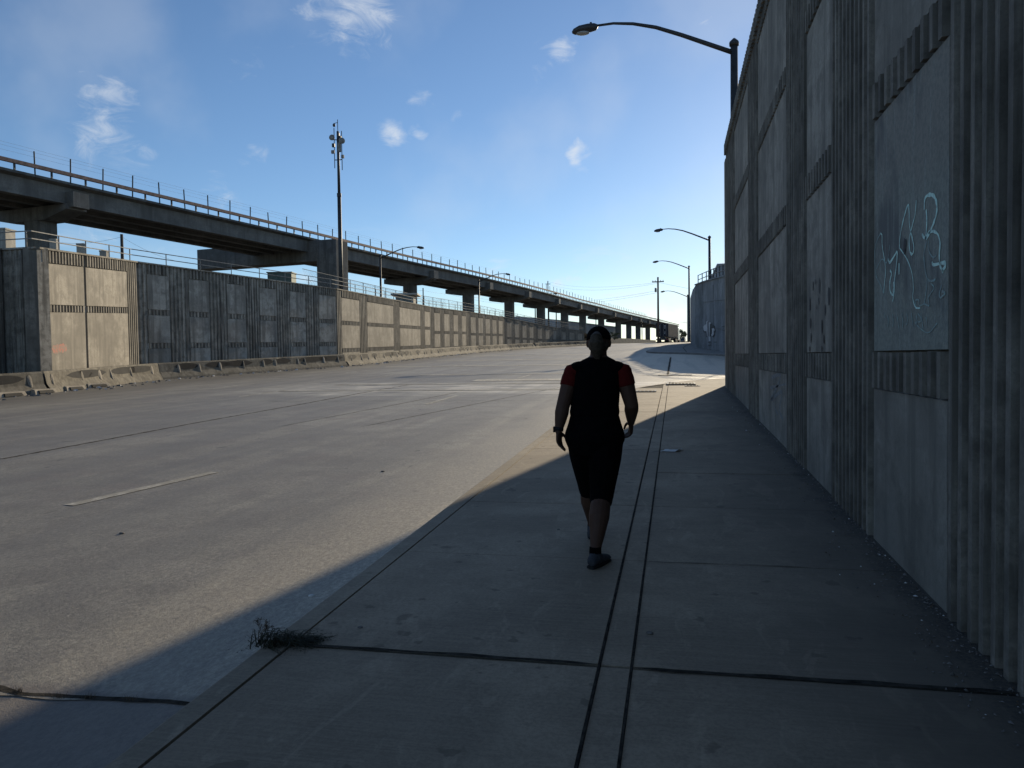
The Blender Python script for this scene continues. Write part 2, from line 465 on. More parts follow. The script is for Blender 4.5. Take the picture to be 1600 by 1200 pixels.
class MB:
    def __init__(s):
        s.v, s.f, s.mi, s.cur, s.smooth = [], [], [], 0, []
        s.sm = False

    def face(s, idx):
        s.f.append(tuple(idx))
        s.mi.append(s.cur)
        s.smooth.append(s.sm)

    def pts(s, ps):
        i0 = len(s.v)
        s.v.extend([tuple(p) for p in ps])
        return i0

    def hexa(s, p):
        """8 points: bottom 0-3 counter clockwise, top 4-7"""
        i = s.pts(p)
        for q in ((3, 2, 1, 0), (4, 5, 6, 7), (0, 1, 5, 4), (1, 2, 6, 5), (2, 3, 7, 6), (3, 0, 4, 7)):
            s.face([i + k for k in q])

    def box(s, x0, x1, y0, y1, z0, z1):
        s.hexa([(x0, y0, z0), (x1, y0, z0), (x1, y1, z0), (x0, y1, z0),
                (x0, y0, z1), (x1, y0, z1), (x1, y1, z1), (x0, y1, z1)])

    def obox(s, c, u, half_u, half_v, z0, z1, taper=1.0):
        """box round centre c, axis u in plan"""
        u = Vector((u[0], u[1], 0)).normalized()
        v = Vector((-u.y, u.x, 0))
        c = Vector((c[0], c[1], 0))
        def q(a, b, z, k=1.0):
            return c + u * a * half_u * k + v * b * half_v * k + Vector((0, 0, z))
        s.hexa([q(-1, -1, z0), q(1, -1, z0), q(1, 1, z0), q(-1, 1, z0),
                q(-1, -1, z1, taper), q(1, -1, z1, taper), q(1, 1, z1, taper), q(-1, 1, z1, taper)])

    def tube(s, path, rad, n=10, caps=True, flat=None):
        """round tube along path; rad number or list of r or (rx, ry)"""
        path = [Vector(p) for p in path]
        m = len(path)
        if not isinstance(rad, (list, tuple)):
            rad = [rad] * m
        t0 = (path[1] - path[0]).normalized()
        ref = Vector(flat) if flat else (Vector((0, 0, 1)) if abs(t0.z) < .9 else Vector((1, 0, 0)))
        rings = []
        for k in range(m):
            if k == 0:
                t = path[1] - path[0]
            elif k == m - 1:
                t = path[-1] - path[-2]
            else:
                t = (path[k + 1] - path[k]).normalized() + (path[k] - path[k - 1]).normalized()
            t = t.normalized()
            a = (ref - t * ref.dot(t))
            if a.length < 1e-5:
                a = t.orthogonal()
            a.normalize()
            bb = t.cross(a)
            if not flat:
                ref = a
            r = rad[k]
            ra, rb = (r if isinstance(r, (list, tuple)) else (r, r))
            rings.append(s.pts([path[k] + a * (math.cos(2 * math.pi * j / n) * ra) + bb * (math.sin(2 * math.pi * j / n) * rb) for j in range(n)]))
        for k in range(m - 1):
            a, b = rings[k], rings[k + 1]
            for j in range(n):
                j2 = (j + 1) % n
                s.face((a + j, a + j2, b + j2, b + j))
        if caps:
            s.face([rings[0] + j for j in reversed(range(n))])
            s.face([rings[-1] + j for j in range(n)])

    def ell(s, c, r, n=14, m=10, rot=None):
        c = Vector(c)
        rings = []
        for i in range(1, m):
            a = math.pi * i / m
            ps = []
            for j in range(n):
                b = 2 * math.pi * j / n
                p = Vector((r[0] * math.sin(a) * math.cos(b), r[1] * math.sin(a) * math.sin(b), r[2] * math.cos(a)))
                if rot:
                    p = rot @ p
                ps.append(c + p)
            rings.append(s.pts(ps))
        tp = Vector((0, 0, r[2]))
        if rot:
            tp = rot @ tp
        t = s.pts([c + tp])
        bt = s.pts([c - tp])
        for j in range(n):
            j2 = (j + 1) % n
            s.face((t, rings[0] + j, rings[0] + j2))
            s.face((bt, rings[-1] + j2, rings[-1] + j))
            for i in range(len(rings) - 1):
                s.face((rings[i] + j, rings[i + 1] + j, rings[i + 1] + j2, rings[i] + j2))

    def build(s, name, mats, parent=None, label=None, cat=None, group=None, kind=None, origin=None, remesh=None, bevel=None, normals=False):
        me = bpy.data.meshes.new(name)
        v = s.v
        if origin is not None:
            o = Vector(origin)
            v = [tuple(Vector(p) - o) for p in v]
        me.from_pydata(v, [], s.f)
        if not isinstance(mats, (list, tuple)):
            mats = [mats]
        for mm in mats:
            me.materials.append(M[mm])
        me.polygons.foreach_set('material_index', s.mi)
        me.polygons.foreach_set('use_smooth', s.smooth)
        if normals or remesh:
            bm = bmesh.new()
            bm.from_mesh(me)
            bmesh.ops.recalc_face_normals(bm, faces=bm.faces)
            bm.to_mesh(me)
            bm.free()
        me.update()
        ob = bpy.data.objects.new(name, me)
        COL.objects.link(ob)
        if origin is not None:
            ob.location = origin
        if remesh:
            md = ob.modifiers.new('r', 'REMESH')
            md.mode = 'VOXEL'
            md.voxel_size = remesh[0]
            md.use_smooth_shade = True
            ms = ob.modifiers.new('s', 'SMOOTH')
            ms.factor = .5
            ms.iterations = remesh[1]
            dg = bpy.context.evaluated_depsgraph_get()
            dg.update()
            nm = bpy.data.meshes.new_from_object(ob.evaluated_get(dg))
            ob.modifiers.clear()
            ob.data = nm
            if not nm.materials:
                nm.materials.append(M[mats[0]])
            for p in nm.polygons:
                p.use_smooth = True
        if bevel:
            md = ob.modifiers.new('bevel', 'BEVEL')
            md.width = bevel
            md.segments = 2
            md.limit_method = 'ANGLE'
        if parent is not None:
            ob.parent = parent
        tag(ob, label, cat, group, kind)
        return ob


def tag(o, label=None, cat=None, group=None, kind=None):
    if label:
        o['label'] = label
    if cat:
        o['category'] = cat
    if group:
        o['group'] = group
    if kind:
        o['kind'] = kind
    return o


def empty(name, loc, label, cat, group=None, rz=0.0):
    o = bpy.data.objects.new(name, None)
    o.empty_display_size = .3
    COL.objects.link(o)
    o.location = loc
    o.rotation_euler = (0, 0, rz)
    return tag(o, label, cat, group)


def child_world(ob, par):
    """parent ob whose mesh is in world coordinates to an empty that stands elsewhere"""
    ob.parent = par
    ob.matrix_parent_inverse = (Matrix.Translation(par.location) @ par.rotation_euler.to_matrix().to_4x4()).inverted()


def copy_tree(o, parent=None):
    c = o.copy()
    COL.objects.link(c)
    if parent is not None:
        c.parent = parent
    for ch in list(o.children):
        copy_tree(ch, c)
    return c


def lerp(a, b, t):
    return a + (b - a) * t


def interp(tab, x):
    if x <= tab[0][0]:
        return tab[0][1]
    for (a, b), (c, d) in zip(tab, tab[1:]):
        if x <= c:
            return lerp(b, d, (x - a) / (c - a))
    return tab[-1][1]


# ================================================================== SETTING
KERB_H = .11
ROAD = -KERB_H


def grid_sheet(name, xs, ys, zf, mat, kind='structure'):
    mb = MB()
    ids = {}
    for i, x in enumerate(xs):
        for j, y in enumerate(ys):
            ids[i, j] = mb.pts([(x, y, zf(x, y))])
    for i in range(len(xs) - 1):
        for j in range(len(ys) - 1):
            mb.face((ids[i, j], ids[i + 1, j], ids[i + 1, j + 1], ids[i, j + 1]))
    return mb.build(name, mat, kind=kind)


ysg = [-300, -60, -20, 0, 40, 80, 120, 150, 160, 170, 180, 190, 200, 260, 400, 900, 2500, 6000]
grid_sheet('ground', [-6000, -2000, -400, -120, -40, 0, 40, 120, 400, 2000, 6000], ysg, lambda x, y: zr(max(y, -60)) - .45, 'asphalt_earth')
grid_sheet('road', [-30, -20, -10, 0, 10, 30, 70], [-25, 0, 20, 40, 60, 80, 100, 120, 150, 155, 160, 165, 170, 175, 180, 185, 190, 195, 200, 240, 290],
           lambda x, y: zr(y) + ROAD, 'road_surface')

# --- near sidewalk: real slabs with open joints
EDGE = [(-40, -2.17), (15.5, -2.17), (18, -2.09), (20.5, -1.88), (22.5, -1.55), (24.3, -1.02), (26, -.25), (27.3, .55), (28.3, 1.5), (29, 2.6), (29.35, 4.0), (29.5, 6.0)]
WALL_X = 1.52


def edge_x(y):
    return interp(EDGE, y)


def slab_walk():
    mb = MB()
    base = MB()
    ys = [3.73 + 1.8 * k for k in range(-12, 15)]
    cols = [(-2.02, -.374, True), (-.374, -.217, False), (-.217, 1.62, False)]
    g = {0: .017, 1: .008}
    def quad_slab(x0f, x1f, ya, yb, dz):
        n = 5 if yb > 15 else 2
        rows = [lerp(ya, yb, k / (n - 1)) for k in range(n)]
        pts = []
        for y in rows:
            a, b = x0f(y), x1f(y)
            if b - a < .02:
                return
            pts.append((a, b, y))
        tl = [mb.pts([(a, y, zr(y) + dz), (b, y, zr(y) + dz), (a, y, zr(y) - .06), (b, y, zr(y) - .06)]) for a, b, y in pts]
        for p, q in zip(tl, tl[1:]):
            mb.face((p, p + 1, q + 1, q))
            mb.face((p + 2, p, q, q + 2))
            mb.face((p + 1, p + 3, q + 3, q + 1))
        mb.face((tl[0] + 2, tl[0] + 3, tl[0] + 1, tl[0]))
        mb.face((tl[-1], tl[-1] + 1, tl[-1] + 3, tl[-1] + 2))
    for j in range(len(ys) - 1):
        ya, yb = ys[j], ys[j + 1]
        ga = .016 if abs(ya - 3.73) < .01 else .0045
        gb = .016 if abs(yb - 3.73) < .01 else .0045
        if ya > 29.3:
            break
        yb = min(yb, 29.3)
        for ci, (xa, xb, _) in enumerate(cols):
            ka = {0: .004, 1: .009, 2: .008}[ci]
            kb = {0: .009, 1: .008, 2: 0}[ci]
            xR = xb if ci < 2 else (1.62 if ya < 23.0 else 9.0)
            dz = random.uniform(-.003, .003)
            if ci < 2 and ya + .1 > 26:
                continue
            if ci == 0:
                quad_slab(lambda y, xa=xa: max(xa, edge_x(y) + .155) + ka, lambda y: xR - kb, ya + ga, yb - gb, dz)
            elif ci == 1:
                quad_slab(lambda y: max(xa, edge_x(y) + .155) + ka, lambda y: xR - kb, ya + ga * .6, yb - gb * .6, dz)
            else:
                quad_slab(lambda y: max(xa, edge_x(y) + .155) + ka, lambda y: xR - kb, ya + ga, yb - gb, dz)
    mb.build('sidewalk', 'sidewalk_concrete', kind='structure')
    # dirt bed seen in the joints
    rows = [-20, 0, 10, 15] + [15.5 + k * .7 for k in range(20)]
    rows = [r for r in rows if r < 29.2] + [29.2]
    tl = []
    for y in rows:
        a = edge_x(y) + .05
        b = 1.6 if y < 23 else 9.0
        tl.append(base.pts([(a, y, zr(y) - .016), (b, y, zr(y) - .016)]))
    for p, q in zip(tl, tl[1:]):
        base.face((p, p + 1, q + 1, q))
    base.build('joint_dirt', 'dirt', kind='structure')
    # kerb: one stone profile following the edge, broken into lengths
    kb = MB()
    path = []
    y = -20.0
    while y < 15.5:
        path.append(Vector((-2.17, y, 0)))
        y += 1.8
    dense = []
    for (a, b), (c, d) in zip(EDGE[1:], EDGE[2:]):
        for t in (0, .5):
            dense.append(Vector((lerp(b, d, t), lerp(a, c, t), 0)))
    path += dense + [Vector((6.0, 29.5, 0)), Vector((9.0, 29.6, 0))]
    prof = [(0, -.12), (0, -.022), (.006, -.008), (.02, 0), (.146, 0), (.15, -.03)]
    tl = []
    for k, p in enumerate(path):
        a = path[max(0, k - 1)]
        b = path[min(len(path) - 1, k + 1)]
        t = (b - a).normalized()
        nrm = Vector((t.y, -t.x, 0))
        tl.append(kb.pts([(p.x + nrm.x * o, p.y + nrm.y * o, zr(p.y) + z + .002) for o, z in prof]))
    for p, q in zip(tl, tl[1:]):
        for j in range(len(prof) - 1):
            kb.face((p + j, p + j + 1, q + j + 1, q + j))
    kb.build('kerb', 'kerb_concrete', kind='structure')


slab_walk()


def ragged_strip(mb, pts, w, zoff, seed=0, step=.05, amp=.6):
    """irregular strip of dirt lying on the pavement along a polyline"""
    rnd = random.Random(seed)
    P = [Vector((p[0], p[1], 0)) for p in pts]
    out = []
    for a, b in zip(P, P[1:]):
        n = max(2, int((b - a).length / step))
        for k in range(n):
            out.append(a.lerp(b, k / n))
    out.append(P[-1])
    prev = None
    for k, p in enumerate(out):
        a = out[max(0, k - 1)]
        b = out[min(len(out) - 1, k + 1)]
        t = (b - a).normalized()
        nn = Vector((-t.y, t.x, 0))
        e = min(1, k / 4, (len(out) - 1 - k) / 4)
        wa = w * (1 + amp * mnoise.noise(Vector((k * step * 6, seed * 3.1, 0))) * 2) * e
        wb = w * (1 + amp * mnoise.noise(Vector((k * step * 6, seed * 7.7 + 9, 0))) * 2) * e
        q0 = p + nn * max(.001, wa)
        q1 = p - nn * max(.001, wb)
        i = mb.pts([(q0.x, q0.y, zr(q0.y) + zoff), (q1.x, q1.y, zr(q1.y) + zoff)])
        if prev is not None:
            mb.face((prev, prev + 1, i + 1, i))
        prev = i


def gpt(x, y, dz=0.0):
    """pixel to the pavement plane"""
    d = ray(x, y)
    # z = .0269*Y + dz
    t = (EYE - dz) / (.0269 * d.y - d.z)
    return Vector((d.x * t, d.y * t, EYE + d.z * t))


mb = MB()
ragged_strip(mb, [(-2.0, 3.72), (-1.2, 3.735), (-.35, 3.73)], .014, .006, 3, .03, .45)
ragged_strip(mb, [(-.22, 3.72), (.6, 3.73), (1.5, 3.74)], .017, .006, 4, .04, .4)
ragged_strip(mb, [(-.2, 5.5), (.5, 5.53), (.9, 5.52)], .006, .006, 5, .04, .9)
ragged_strip(mb, [(-.217, .5), (-.217, 9)], .005, .006, 6, .03, .25)
ragged_strip(mb, [(-.374, .5), (-.374, 8)], .006, .006, 8, .03, .25)
mb.build('joint_grime', 'dirt', kind='structure')

mb = MB()
g = [gpt(-60, 1068, ROAD), gpt(0, 1075, ROAD), gpt(30, 1085, ROAD), gpt(120, 1090, ROAD), gpt(262, 1097, ROAD)]
ragged_strip(mb, [(-4.6, g[0].y - .06)] + [(p.x, p.y) for p in g] + [(-2.2, g[-1].y)], .017, ROAD + .005, 11, .035, .45)
for k, pl in enumerate([[(-60, 722), (5, 717), (150, 690), (300, 662), (480, 630), (560, 615), (640, 601)],
                        [(560, 668), (700, 640), (880, 604)],
                        [(430, 668), (620, 632), (720, 612)]]):
    q = [gpt(a, b, ROAD) for a, b in pl]
    ragged_strip(mb, [(p.x, p.y) for p in q], [.028, .012, .012][k], ROAD + .004, 20 + k, .12, .8)
for yy, x0, x1 in ((20.4, -12, -2.3), (34, -20, 2), (43, -20, 0), (58, -20, -3)):
    ragged_strip(mb, [(x0, yy), ((x0 + x1) / 2, yy + .05), (x1, yy)], .010, ROAD + .004, int(yy * 10), .12, .9)
mb.build('road_cracks', 'dirt', kind='structure')

# light repair strip beside the gutter crack and worn lane paint
mb = MB()
ragged_strip(mb, [(-4.6, g[1].y - .10), (g[1].x, g[1].y - .06), (g[-2].x + .1, g[-1].y - .045)], .02, ROAD + .004, 31, .02, .8)
mb.build('gutter_patch', 'patch', kind='structure')


def stripe(mb, a, b, w, z=ROAD + .006):
    a, b = Vector(a), Vector(b)
    t = (b - a).normalized()
    n = Vector((-t.y, t.x)) * w / 2
    N = 10
    prev = None
    for k in range(N + 1):
        p = a.lerp(b, k / N)
        i = mb.pts([(p.x + n.x, p.y + n.y, zr(p.y + n.y) + z), (p.x - n.x, p.y - n.y, zr(p.y - n.y) + z)])
        if prev is not None:
            mb.face((prev, prev + 1, i + 1, i))
        prev = i


mb = MB()
q0, q1 = gpt(108, 790, ROAD), gpt(335, 738, ROAD)
stripe(mb, q0.xy, q1.xy, .15)
for i in range(1, 8):
    stripe(mb, (q0.x, q0.y + i * 12.2), (q0.x, q0.y + i * 12.2 + 3.0), .12)
    stripe(mb, (q0.x - 3.6 * 2, 10 + i * 12.2), (q0.x - 3.6 * 2, 13 + i * 12.2), .12)
    stripe(mb, (q0.x - 3.6 * 3, 14 + i * 12.2), (q0.x - 3.6 * 3, 17 + i * 12.2), .12)
mb.build('lane_marking', 'faint_paint', kind='structure')
mb = MB()
for yy, x0, x1, ww in ((24.6, -13.5, -2.6, .32), (27.9, -13, -2.3, .32), (30.3, -8, -3.2, 1.2), (35.2, -12, -4, .5), (46, -18, -5, .9), (57, -18, -6, 1.2), (71, -20, -6, 1.6)):
    stripe(mb, (x0, yy), (x1, yy + .1), ww, ROAD + .010)
mb.build('crossing_marking', 'worn_paint', kind='structure')

# --- side street gutter line and the far corner of the sidewalk
mb = MB()
ragged_strip(mb, [(-1.6, 32.9), (1.0, 32.3), (4, 32.1), (12, 32.1)], .09, ROAD + .004, 41, .2, .5)
q = [gpt(1043, 583), gpt(1048, 556)]
ragged_strip(mb, [(p.x, p.y) for p in q], .05, ROAD + .014, 42, .3, .4)
mb.build('valley_gutter_crack', 'dirt', kind='structure')
mb = MB()
stripe(mb, (-.7, 33.1), (.7, 33.0), .35, ROAD + .018)
mb.build('gutter_apron', 'pale_concrete', kind='structure')


def far_walk():
    mb = MB()
    outer = [(26, 50.6), (16, 51.2), (9, 53.2), (5.5, 56), (3.6, 59.5), (1.9, 64.5), (.2, 67.8), (-1.4, 70.2), (-2.3, 72.5), (-2.75, 76), (-2.6, 84), (-2.3, 95), (-1.6, 110), (-.2, 128), (2.4, 150), (6, 172), (11, 200)]
    inner = [(26, 54), (17, 54), (11.5, 56), (8.2, 59), (6.5, 62), (5.6, 65), (4.9, 70), (4.6, 74), (4.3, 77), (4.0, 80), (3.9, 86), (4.2, 97), (4.6, 112), (6, 130), (9, 151), (13, 173), (18, 200)]
    prev = None
    for (ax, ay), (bx, by) in zip(outer, inner):
        i = mb.pts([(ax, ay, zr(ay) - .13), (ax, ay, zr(ay) + .03), (bx, by, zr(by) + .03)])
        if prev is not None:
            mb.face((prev, prev + 1, i + 1, i))
            mb.face((prev + 1, prev + 2, i + 2, i + 1))
        prev = i
    mb.build('far_sidewalk', 'far_walk_concrete', kind='structure')
    mb = MB()
    for yy in range(78, 128, 6):
        ragged_strip(mb, [(-2.2, yy), (3.6, yy)], .03, .034, yy, .3, .2)
    ragged_strip(mb, [(1.0, 69), (.9, 90), (1.6, 110), (2.6, 126)], .035, .034, 77, .3, .2)
    mb.build('far_joint', 'dirt', kind='structure')


far_walk()

# ================================================================== WALLS


class Facet:
    """vertical wall face between two plan points; s along, o outward, z up"""
    def __init__(s, p0, p1, zb, zt):
        s.p0, s.p1 = Vector(p0), Vector(p1)
        s.L = (s.p1 - s.p0).length
        s.u = (s.p1 - s.p0).normalized()
        s.n = Vector((s.u.y, -s.u.x))
        s.zb, s.zt = zb, zt      # functions of s

    def P(s, t, o, z):
        q = s.p0 + s.u * t + s.n * o
        return (q.x, q.y, z)

    def slab(s, mb, s0, s1, z00, z01, z10, z11, o0, o1, chamfer=0.0):
        c = chamfer
        mb.hexa([s.P(s0, o0, z00), s.P(s0 + c, o1, z00 + c), s.P(s1 - c, o1, z01 + c), s.P(s1, o0, z01),
                 s.P(s0, o0, z10), s.P(s0 + c, o1, z10 - c), s.P(s1 - c, o1, z11 - c), s.P(s1, o0, z11)])

    def ribs(s, mb, s0, s1, zlo, zhi, pitch, o0, o1, fill=.55, jitter=0.0):
        n = max(1, round((s1 - s0) / pitch))
        pitch = (s1 - s0) / n
        for k in range(n):
            a = s0 + pitch * (k + .5 - fill / 2)
            b = a + pitch * fill
            c = pitch * .08
            j = random.uniform(-jitter, jitter)
            z0a, z1a = zlo(a) + j * .5, zhi(a) + j
            mb.hexa([s.P(a, o0, z0a), s.P(a + c, o1 + j * .1, z0a), s.P(b - c, o1 + j * .1, z0a), s.P(b, o0, z0a),
                     s.P(a, o0, z1a), s.P(a + c, o1 + j * .1, z1a), s.P(b - c, o1 + j * .1, z1a), s.P(b, o0, z1a)])

    def s_at_px(s, xp):
        d = ray(xp, 560)
        # solve p0 + u*t parallel to d (plan)
        det = s.u.x * (-d.y) + s.u.y * d.x
        t = (s.p0.x * d.y - s.p0.y * d.x) / det if abs(det) > 1e-9 else 0
        return t


def right_wall():
    root = empty('retaining_wall', (1.52, 10, zr(10)), 'tall dark ribbed concrete retaining wall with pale spray tags beside the sidewalk', 'wall')
    Y0 = -14.0
    fc = Facet((1.56, 23.5), (1.56, Y0), None, None)   # runs towards the viewer so that its outside faces -X
    S = lambda y: 23.5 - y
    core = MB()
    core.box(1.56, 2.0, Y0, 23.5, -.6, 7.60)
    # return along the side street
    core.box(2.0, 60, 23.1, 23.5, -.3, 7.60)
    child_world(core.build('wall_core', 'right_rib'), root)
    ribcols = [(20.4, 23.48), (14.8, 16.6), (9.52, 11.08), (6.43, 8.0), (2.6, 4.73), (-2.0, -.4), (-6.5, -5.0), (-11, -9.5)]
    panels = [(16.6, 20.4), (11.08, 14.8), (8.0, 9.52), (4.73, 6.43), (-.4, 2.6), (-5.0, -2.0), (-9.5, -6.5)]
    bands = [(-.27, 0.0), (1.77, 2.03), (3.66, 3.90)]
    cap = (5.62, 6.02)
    for y0, y1 in ribcols:
        mb = MB()
        far = y0 > 13
        fc.ribs(mb, S(y1) + .01, S(y0) - .01, lambda s_: zr(23.5 - s_) - .05, lambda s_: 7.22 + EYE - 1.62 + .42, .155, 0, .075, .52, .003)
        child_world(mb.build('ribbed_column', 'right_rib'), root)
    for pi, (y0, y1) in enumerate(panels):
        lo = None
        zs = []
        prev = None
        rows = [(None, bands[0][0] + EYE)]
        rows += [(bands[0][1] + EYE, bands[1][0] + EYE), (bands[1][1] + EYE, bands[2][0] + EYE), (bands[2][1] + EYE, cap[0] + EYE)]
        for ri, (za, zb) in enumerate(rows):
            mb = MB()
            sa, sb = S(y1) + .02, S(y0) - .02
            za0 = zr(y1) - .05 if za is None else za + .006
            za1 = zr(y0) - .05 if za is None else za + .006
            fc.slab(mb, sa, sb, za0, za1, zb - .006, zb - .006, 0, .052, .006)
            mat = 'tagged_panel' if (pi == 3 and ri == 1) else 'right_panel'
            p = mb.build('smooth_panel', mat)
            child_world(p, root)
            if pi == 3 and ri == 1:
                graffiti_teal(p)
            if pi == 2 and ri == 1:
                black_patches(p)
            if pi == 1 and ri == 0:
                grey_scribble(p)
        for bi, (za, zb) in enumerate(bands + [cap]):
            mb = MB()
            fc.ribs(mb, S(y1) + .02, S(y0) - .02, lambda s_: za + EYE, lambda s_: zb + EYE, .165, 0, .078, .55, .004)
            fc.slab(mb, S(y1) + .015, S(y0) - .015, za + EYE + .012, za + EYE + .012, zb + EYE - .012, zb + EYE - .012, 0, .03)
            child_world(mb.build('ribbed_band', 'right_rib'), root)
    mb = MB()
    fc.ribs(mb, .02, S(Y0), lambda s_: 7.42, lambda s_: 7.72, .19, -.02, .125, .6, .006)
    mb.box(1.50, 2.02, Y0, 23.52, 7.603, 7.68)
    child_world(mb.build('coping', 'right_rib'), root)
    # smooth pilaster that closes the wall end
    mb = MB()
    mb.box(1.475, 1.95, 23.502, 24.0, -.1, 7.35)
    child_world(mb.build('end_pilaster', 'right_panel'), root)


def stroke(mb, pix, X, w, o=.003, wob=.65):
    """spray line on the wall plane X through pixel points, smoothed"""
    P = [on_x(a, b, X) for a, b in pix]
    pts = []
    for i in range(len(P) - 1):
        p0, p1, p2, p3 = P[max(0, i - 1)], P[i], P[i + 1], P[min(len(P) - 1, i + 2)]
        for k in range(6):
            t = k / 6
            pts.append(.5 * ((2 * p1) + (p2 - p0) * t + (2 * p0 - 5 * p1 + 4 * p2 - p3) * t * t + (3 * p1 - p0 - 3 * p2 + p3) * t ** 3))
    pts.append(P[-1])
    prev = None
    for k, p in enumerate(pts):
        a, b = pts[max(0, k - 1)], pts[min(len(pts) - 1, k + 1)]
        t = (b - a)
        if t.length < 1e-6:
            continue
        t.normalize()
        n = Vector((0, -t.z, t.y)) * w * 1.55 * (1 + wob * mnoise.noise(Vector((k * .37, w * 900, 0))))
        i = mb.pts([(p.x - o, p.y + n.y, p.z + n.z), (p.x - o, p.y - n.y, p.z - n.z)])
        if prev is not None:
            mb.face((prev, prev + 1, i + 1, i))
        prev = i


def Z4(pts):
    return [(1340 + a / 4, 280 + b / 4) for a, b in pts]


def graffiti_teal(par):
    X = 1.56 - .052
    mb = MB()
    stroke(mb, Z4([(145, 338), (155, 350), (156, 400), (160, 440), (170, 500), (178, 570), (172, 640), (165, 715)]), X, .0045)
    stroke(mb, Z4([(265, 430), (268, 360), (290, 250), (318, 160), (325, 200), (328, 290), (345, 370), (355, 430), (345, 468), (330, 450), (326, 380), (345, 290), (362, 220), (370, 130)]), X, .005)
    stroke(mb, Z4([(265, 430), (300, 480), (325, 530), (345, 600), (352, 680), (348, 740), (365, 800), (395, 805)]), X, .0035)
    stroke(mb, Z4([(420, 190), (425, 120), (450, 98), (480, 105), (497, 150), (497, 210), (480, 270), (455, 330), (430, 370), (405, 345)]), X, .0075)
    stroke(mb, Z4([(432, 190), (436, 260), (432, 330), (428, 370), (445, 335), (475, 325), (505, 345), (518, 400), (514, 470), (520, 540), (540, 580)]), X, .006)
    stroke(mb, Z4([(195, 500), (205, 520), (235, 475), (250, 455), (245, 540), (235, 620), (232, 700), (222, 765)]), X, .006)
    stroke(mb, Z4([(205, 570), (215, 590), (205, 640), (207, 700), (225, 720), (228, 640)]), X, .0055)
    stroke(mb, Z4([(262, 525), (262, 595)]), X, .0065)
    stroke(mb, Z4([(470, 515), (478, 535), (545, 522), (550, 545), (530, 575)]), X, .0075)
    mb.build('spray_tag', 'teal_spray', par, normals=False)
    mb = MB()
    stroke(mb, Z4([(145, 338), (118, 400), (110, 480), (118, 600), (145, 660), (165, 715)]), X, .0035)
    stroke(mb, Z4([(120, 560), (155, 500), (185, 520), (205, 410)]), X, .003)
    stroke(mb, Z4([(436, 385), (418, 470), (425, 560), (440, 625), (470, 635), (490, 625)]), X, .004)
    stroke(mb, Z4([(445, 385), (450, 450), (475, 488), (495, 475)]), X, .003)
    stroke(mb, Z4([(440, 625), (432, 700), (420, 780)]), X, .003)
    stroke(mb, Z4([(370, 790), (362, 760), (385, 755), (390, 790), (420, 780), (450, 790), (445, 740), (480, 680), (460, 650)]), X, .003)
    stroke(mb, Z4([(170, 840), (172, 865)]), X, .004)
    for k in range(9):
        a = 190 + k * 30
        stroke(mb, Z4([(a, 850 + random.randint(-15, 15)), (a + 6, 890), (a + random.randint(-8, 14), 930 + random.randint(-20, 20))]), X, .0028)
    stroke(mb, Z4([(380, 840), (400, 870), (395, 890), (365, 900), (440, 960), (500, 900)]), X, .0025)
    stroke(mb, Z4([(530, 700), (550, 712), (520, 740), (515, 710), (530, 660)]), X, .0045)
    mb.build('faint_spray_tag', 'teal_faint', par)
    mb = MB()
    blob(mb, on_x(1415, 382, X), .028, .05, 3)
    blob(mb, on_x(1414, 391, X), .02, .03, 4)
    mb.build('black_spot', 'black_paint', par)


def blob(mb, c, ry, rz, seed, o=.0045, n=22):
    pts = []
    for k in range(n):
        a = 2 * math.pi * k / n
        q = 1 + .45 * mnoise.noise(Vector((math.cos(a) * 1.6 + seed * 5, math.sin(a) * 1.6, seed)))
        pts.append((c.x - o, c.y + ry * q * math.cos(a), c.z + rz * q * math.sin(a)))
    i = mb.pts(pts)
    mb.face([i + k for k in range(n)])


def black_patches(par):
    X = 1.56 - .052
    mb = MB()
    for k, (a, b, ry, rz) in enumerate([(1271, 447, .03, .10), (1281, 446, .04, .12), (1296, 462, .05, .17), (1266, 475, .04, .13), (1290, 484, .03, .09),
                                        (1267, 505, .035, .10), (1268, 528, .03, .09), (1285, 510, .035, .12), (1288, 530, .03, .08), (1280, 470, .02, .07), (1277, 480, .015, .04), (1285, 545, .02, .05),
                                        (1266, 545, .025, .05), (1275, 440, .02, .05)]):
        blob(mb, on_x(a, b, X), ry, rz * .62, k + 20, .0045 + k * .0003)
    mb.build('black_patches', 'black_paint', par)


def grey_scribble(par):
    X = 1.56 - .052
    mb = MB()
    stroke(mb, [(1206, 590), (1220, 586), (1212, 610), (1205, 625), (1222, 612), (1218, 640), (1224, 655)], X, .018)
    stroke(mb, [(1210, 590), (1209, 630), (1216, 648)], X, .014)
    stroke(mb, [(1204, 606), (1228, 600)], X, .014)
    mb.build('grey_spray_tag', 'grey_spray', par)


right_wall()
# made ground held back by the right wall
mb = MB()
mb.box(1.99, 60, -14, 23.1, 7.1, 7.3)
mb.build('upper_ground', 'asphalt_earth', kind='structure')

# ------------------------------------------------------------------ left wall
ZT = lambda z: z + EYE
LP = [((-24.3, 14.0), 4.1), ((-25.1, 24.8), 4.35), ((-23.4, 24.65), 4.32), ((-26.0, 33.4), 4.93), ((-22.75, 49.2), 4.83), ((-24.0, 74), 5.15), ((-23.9, 88), 5.42),
      ((-22.9, 103), 5.5), ((-20.9, 116), 5.1), ((-19.0, 127), 4.75), ((-15.9, 137.5), 4.5)]


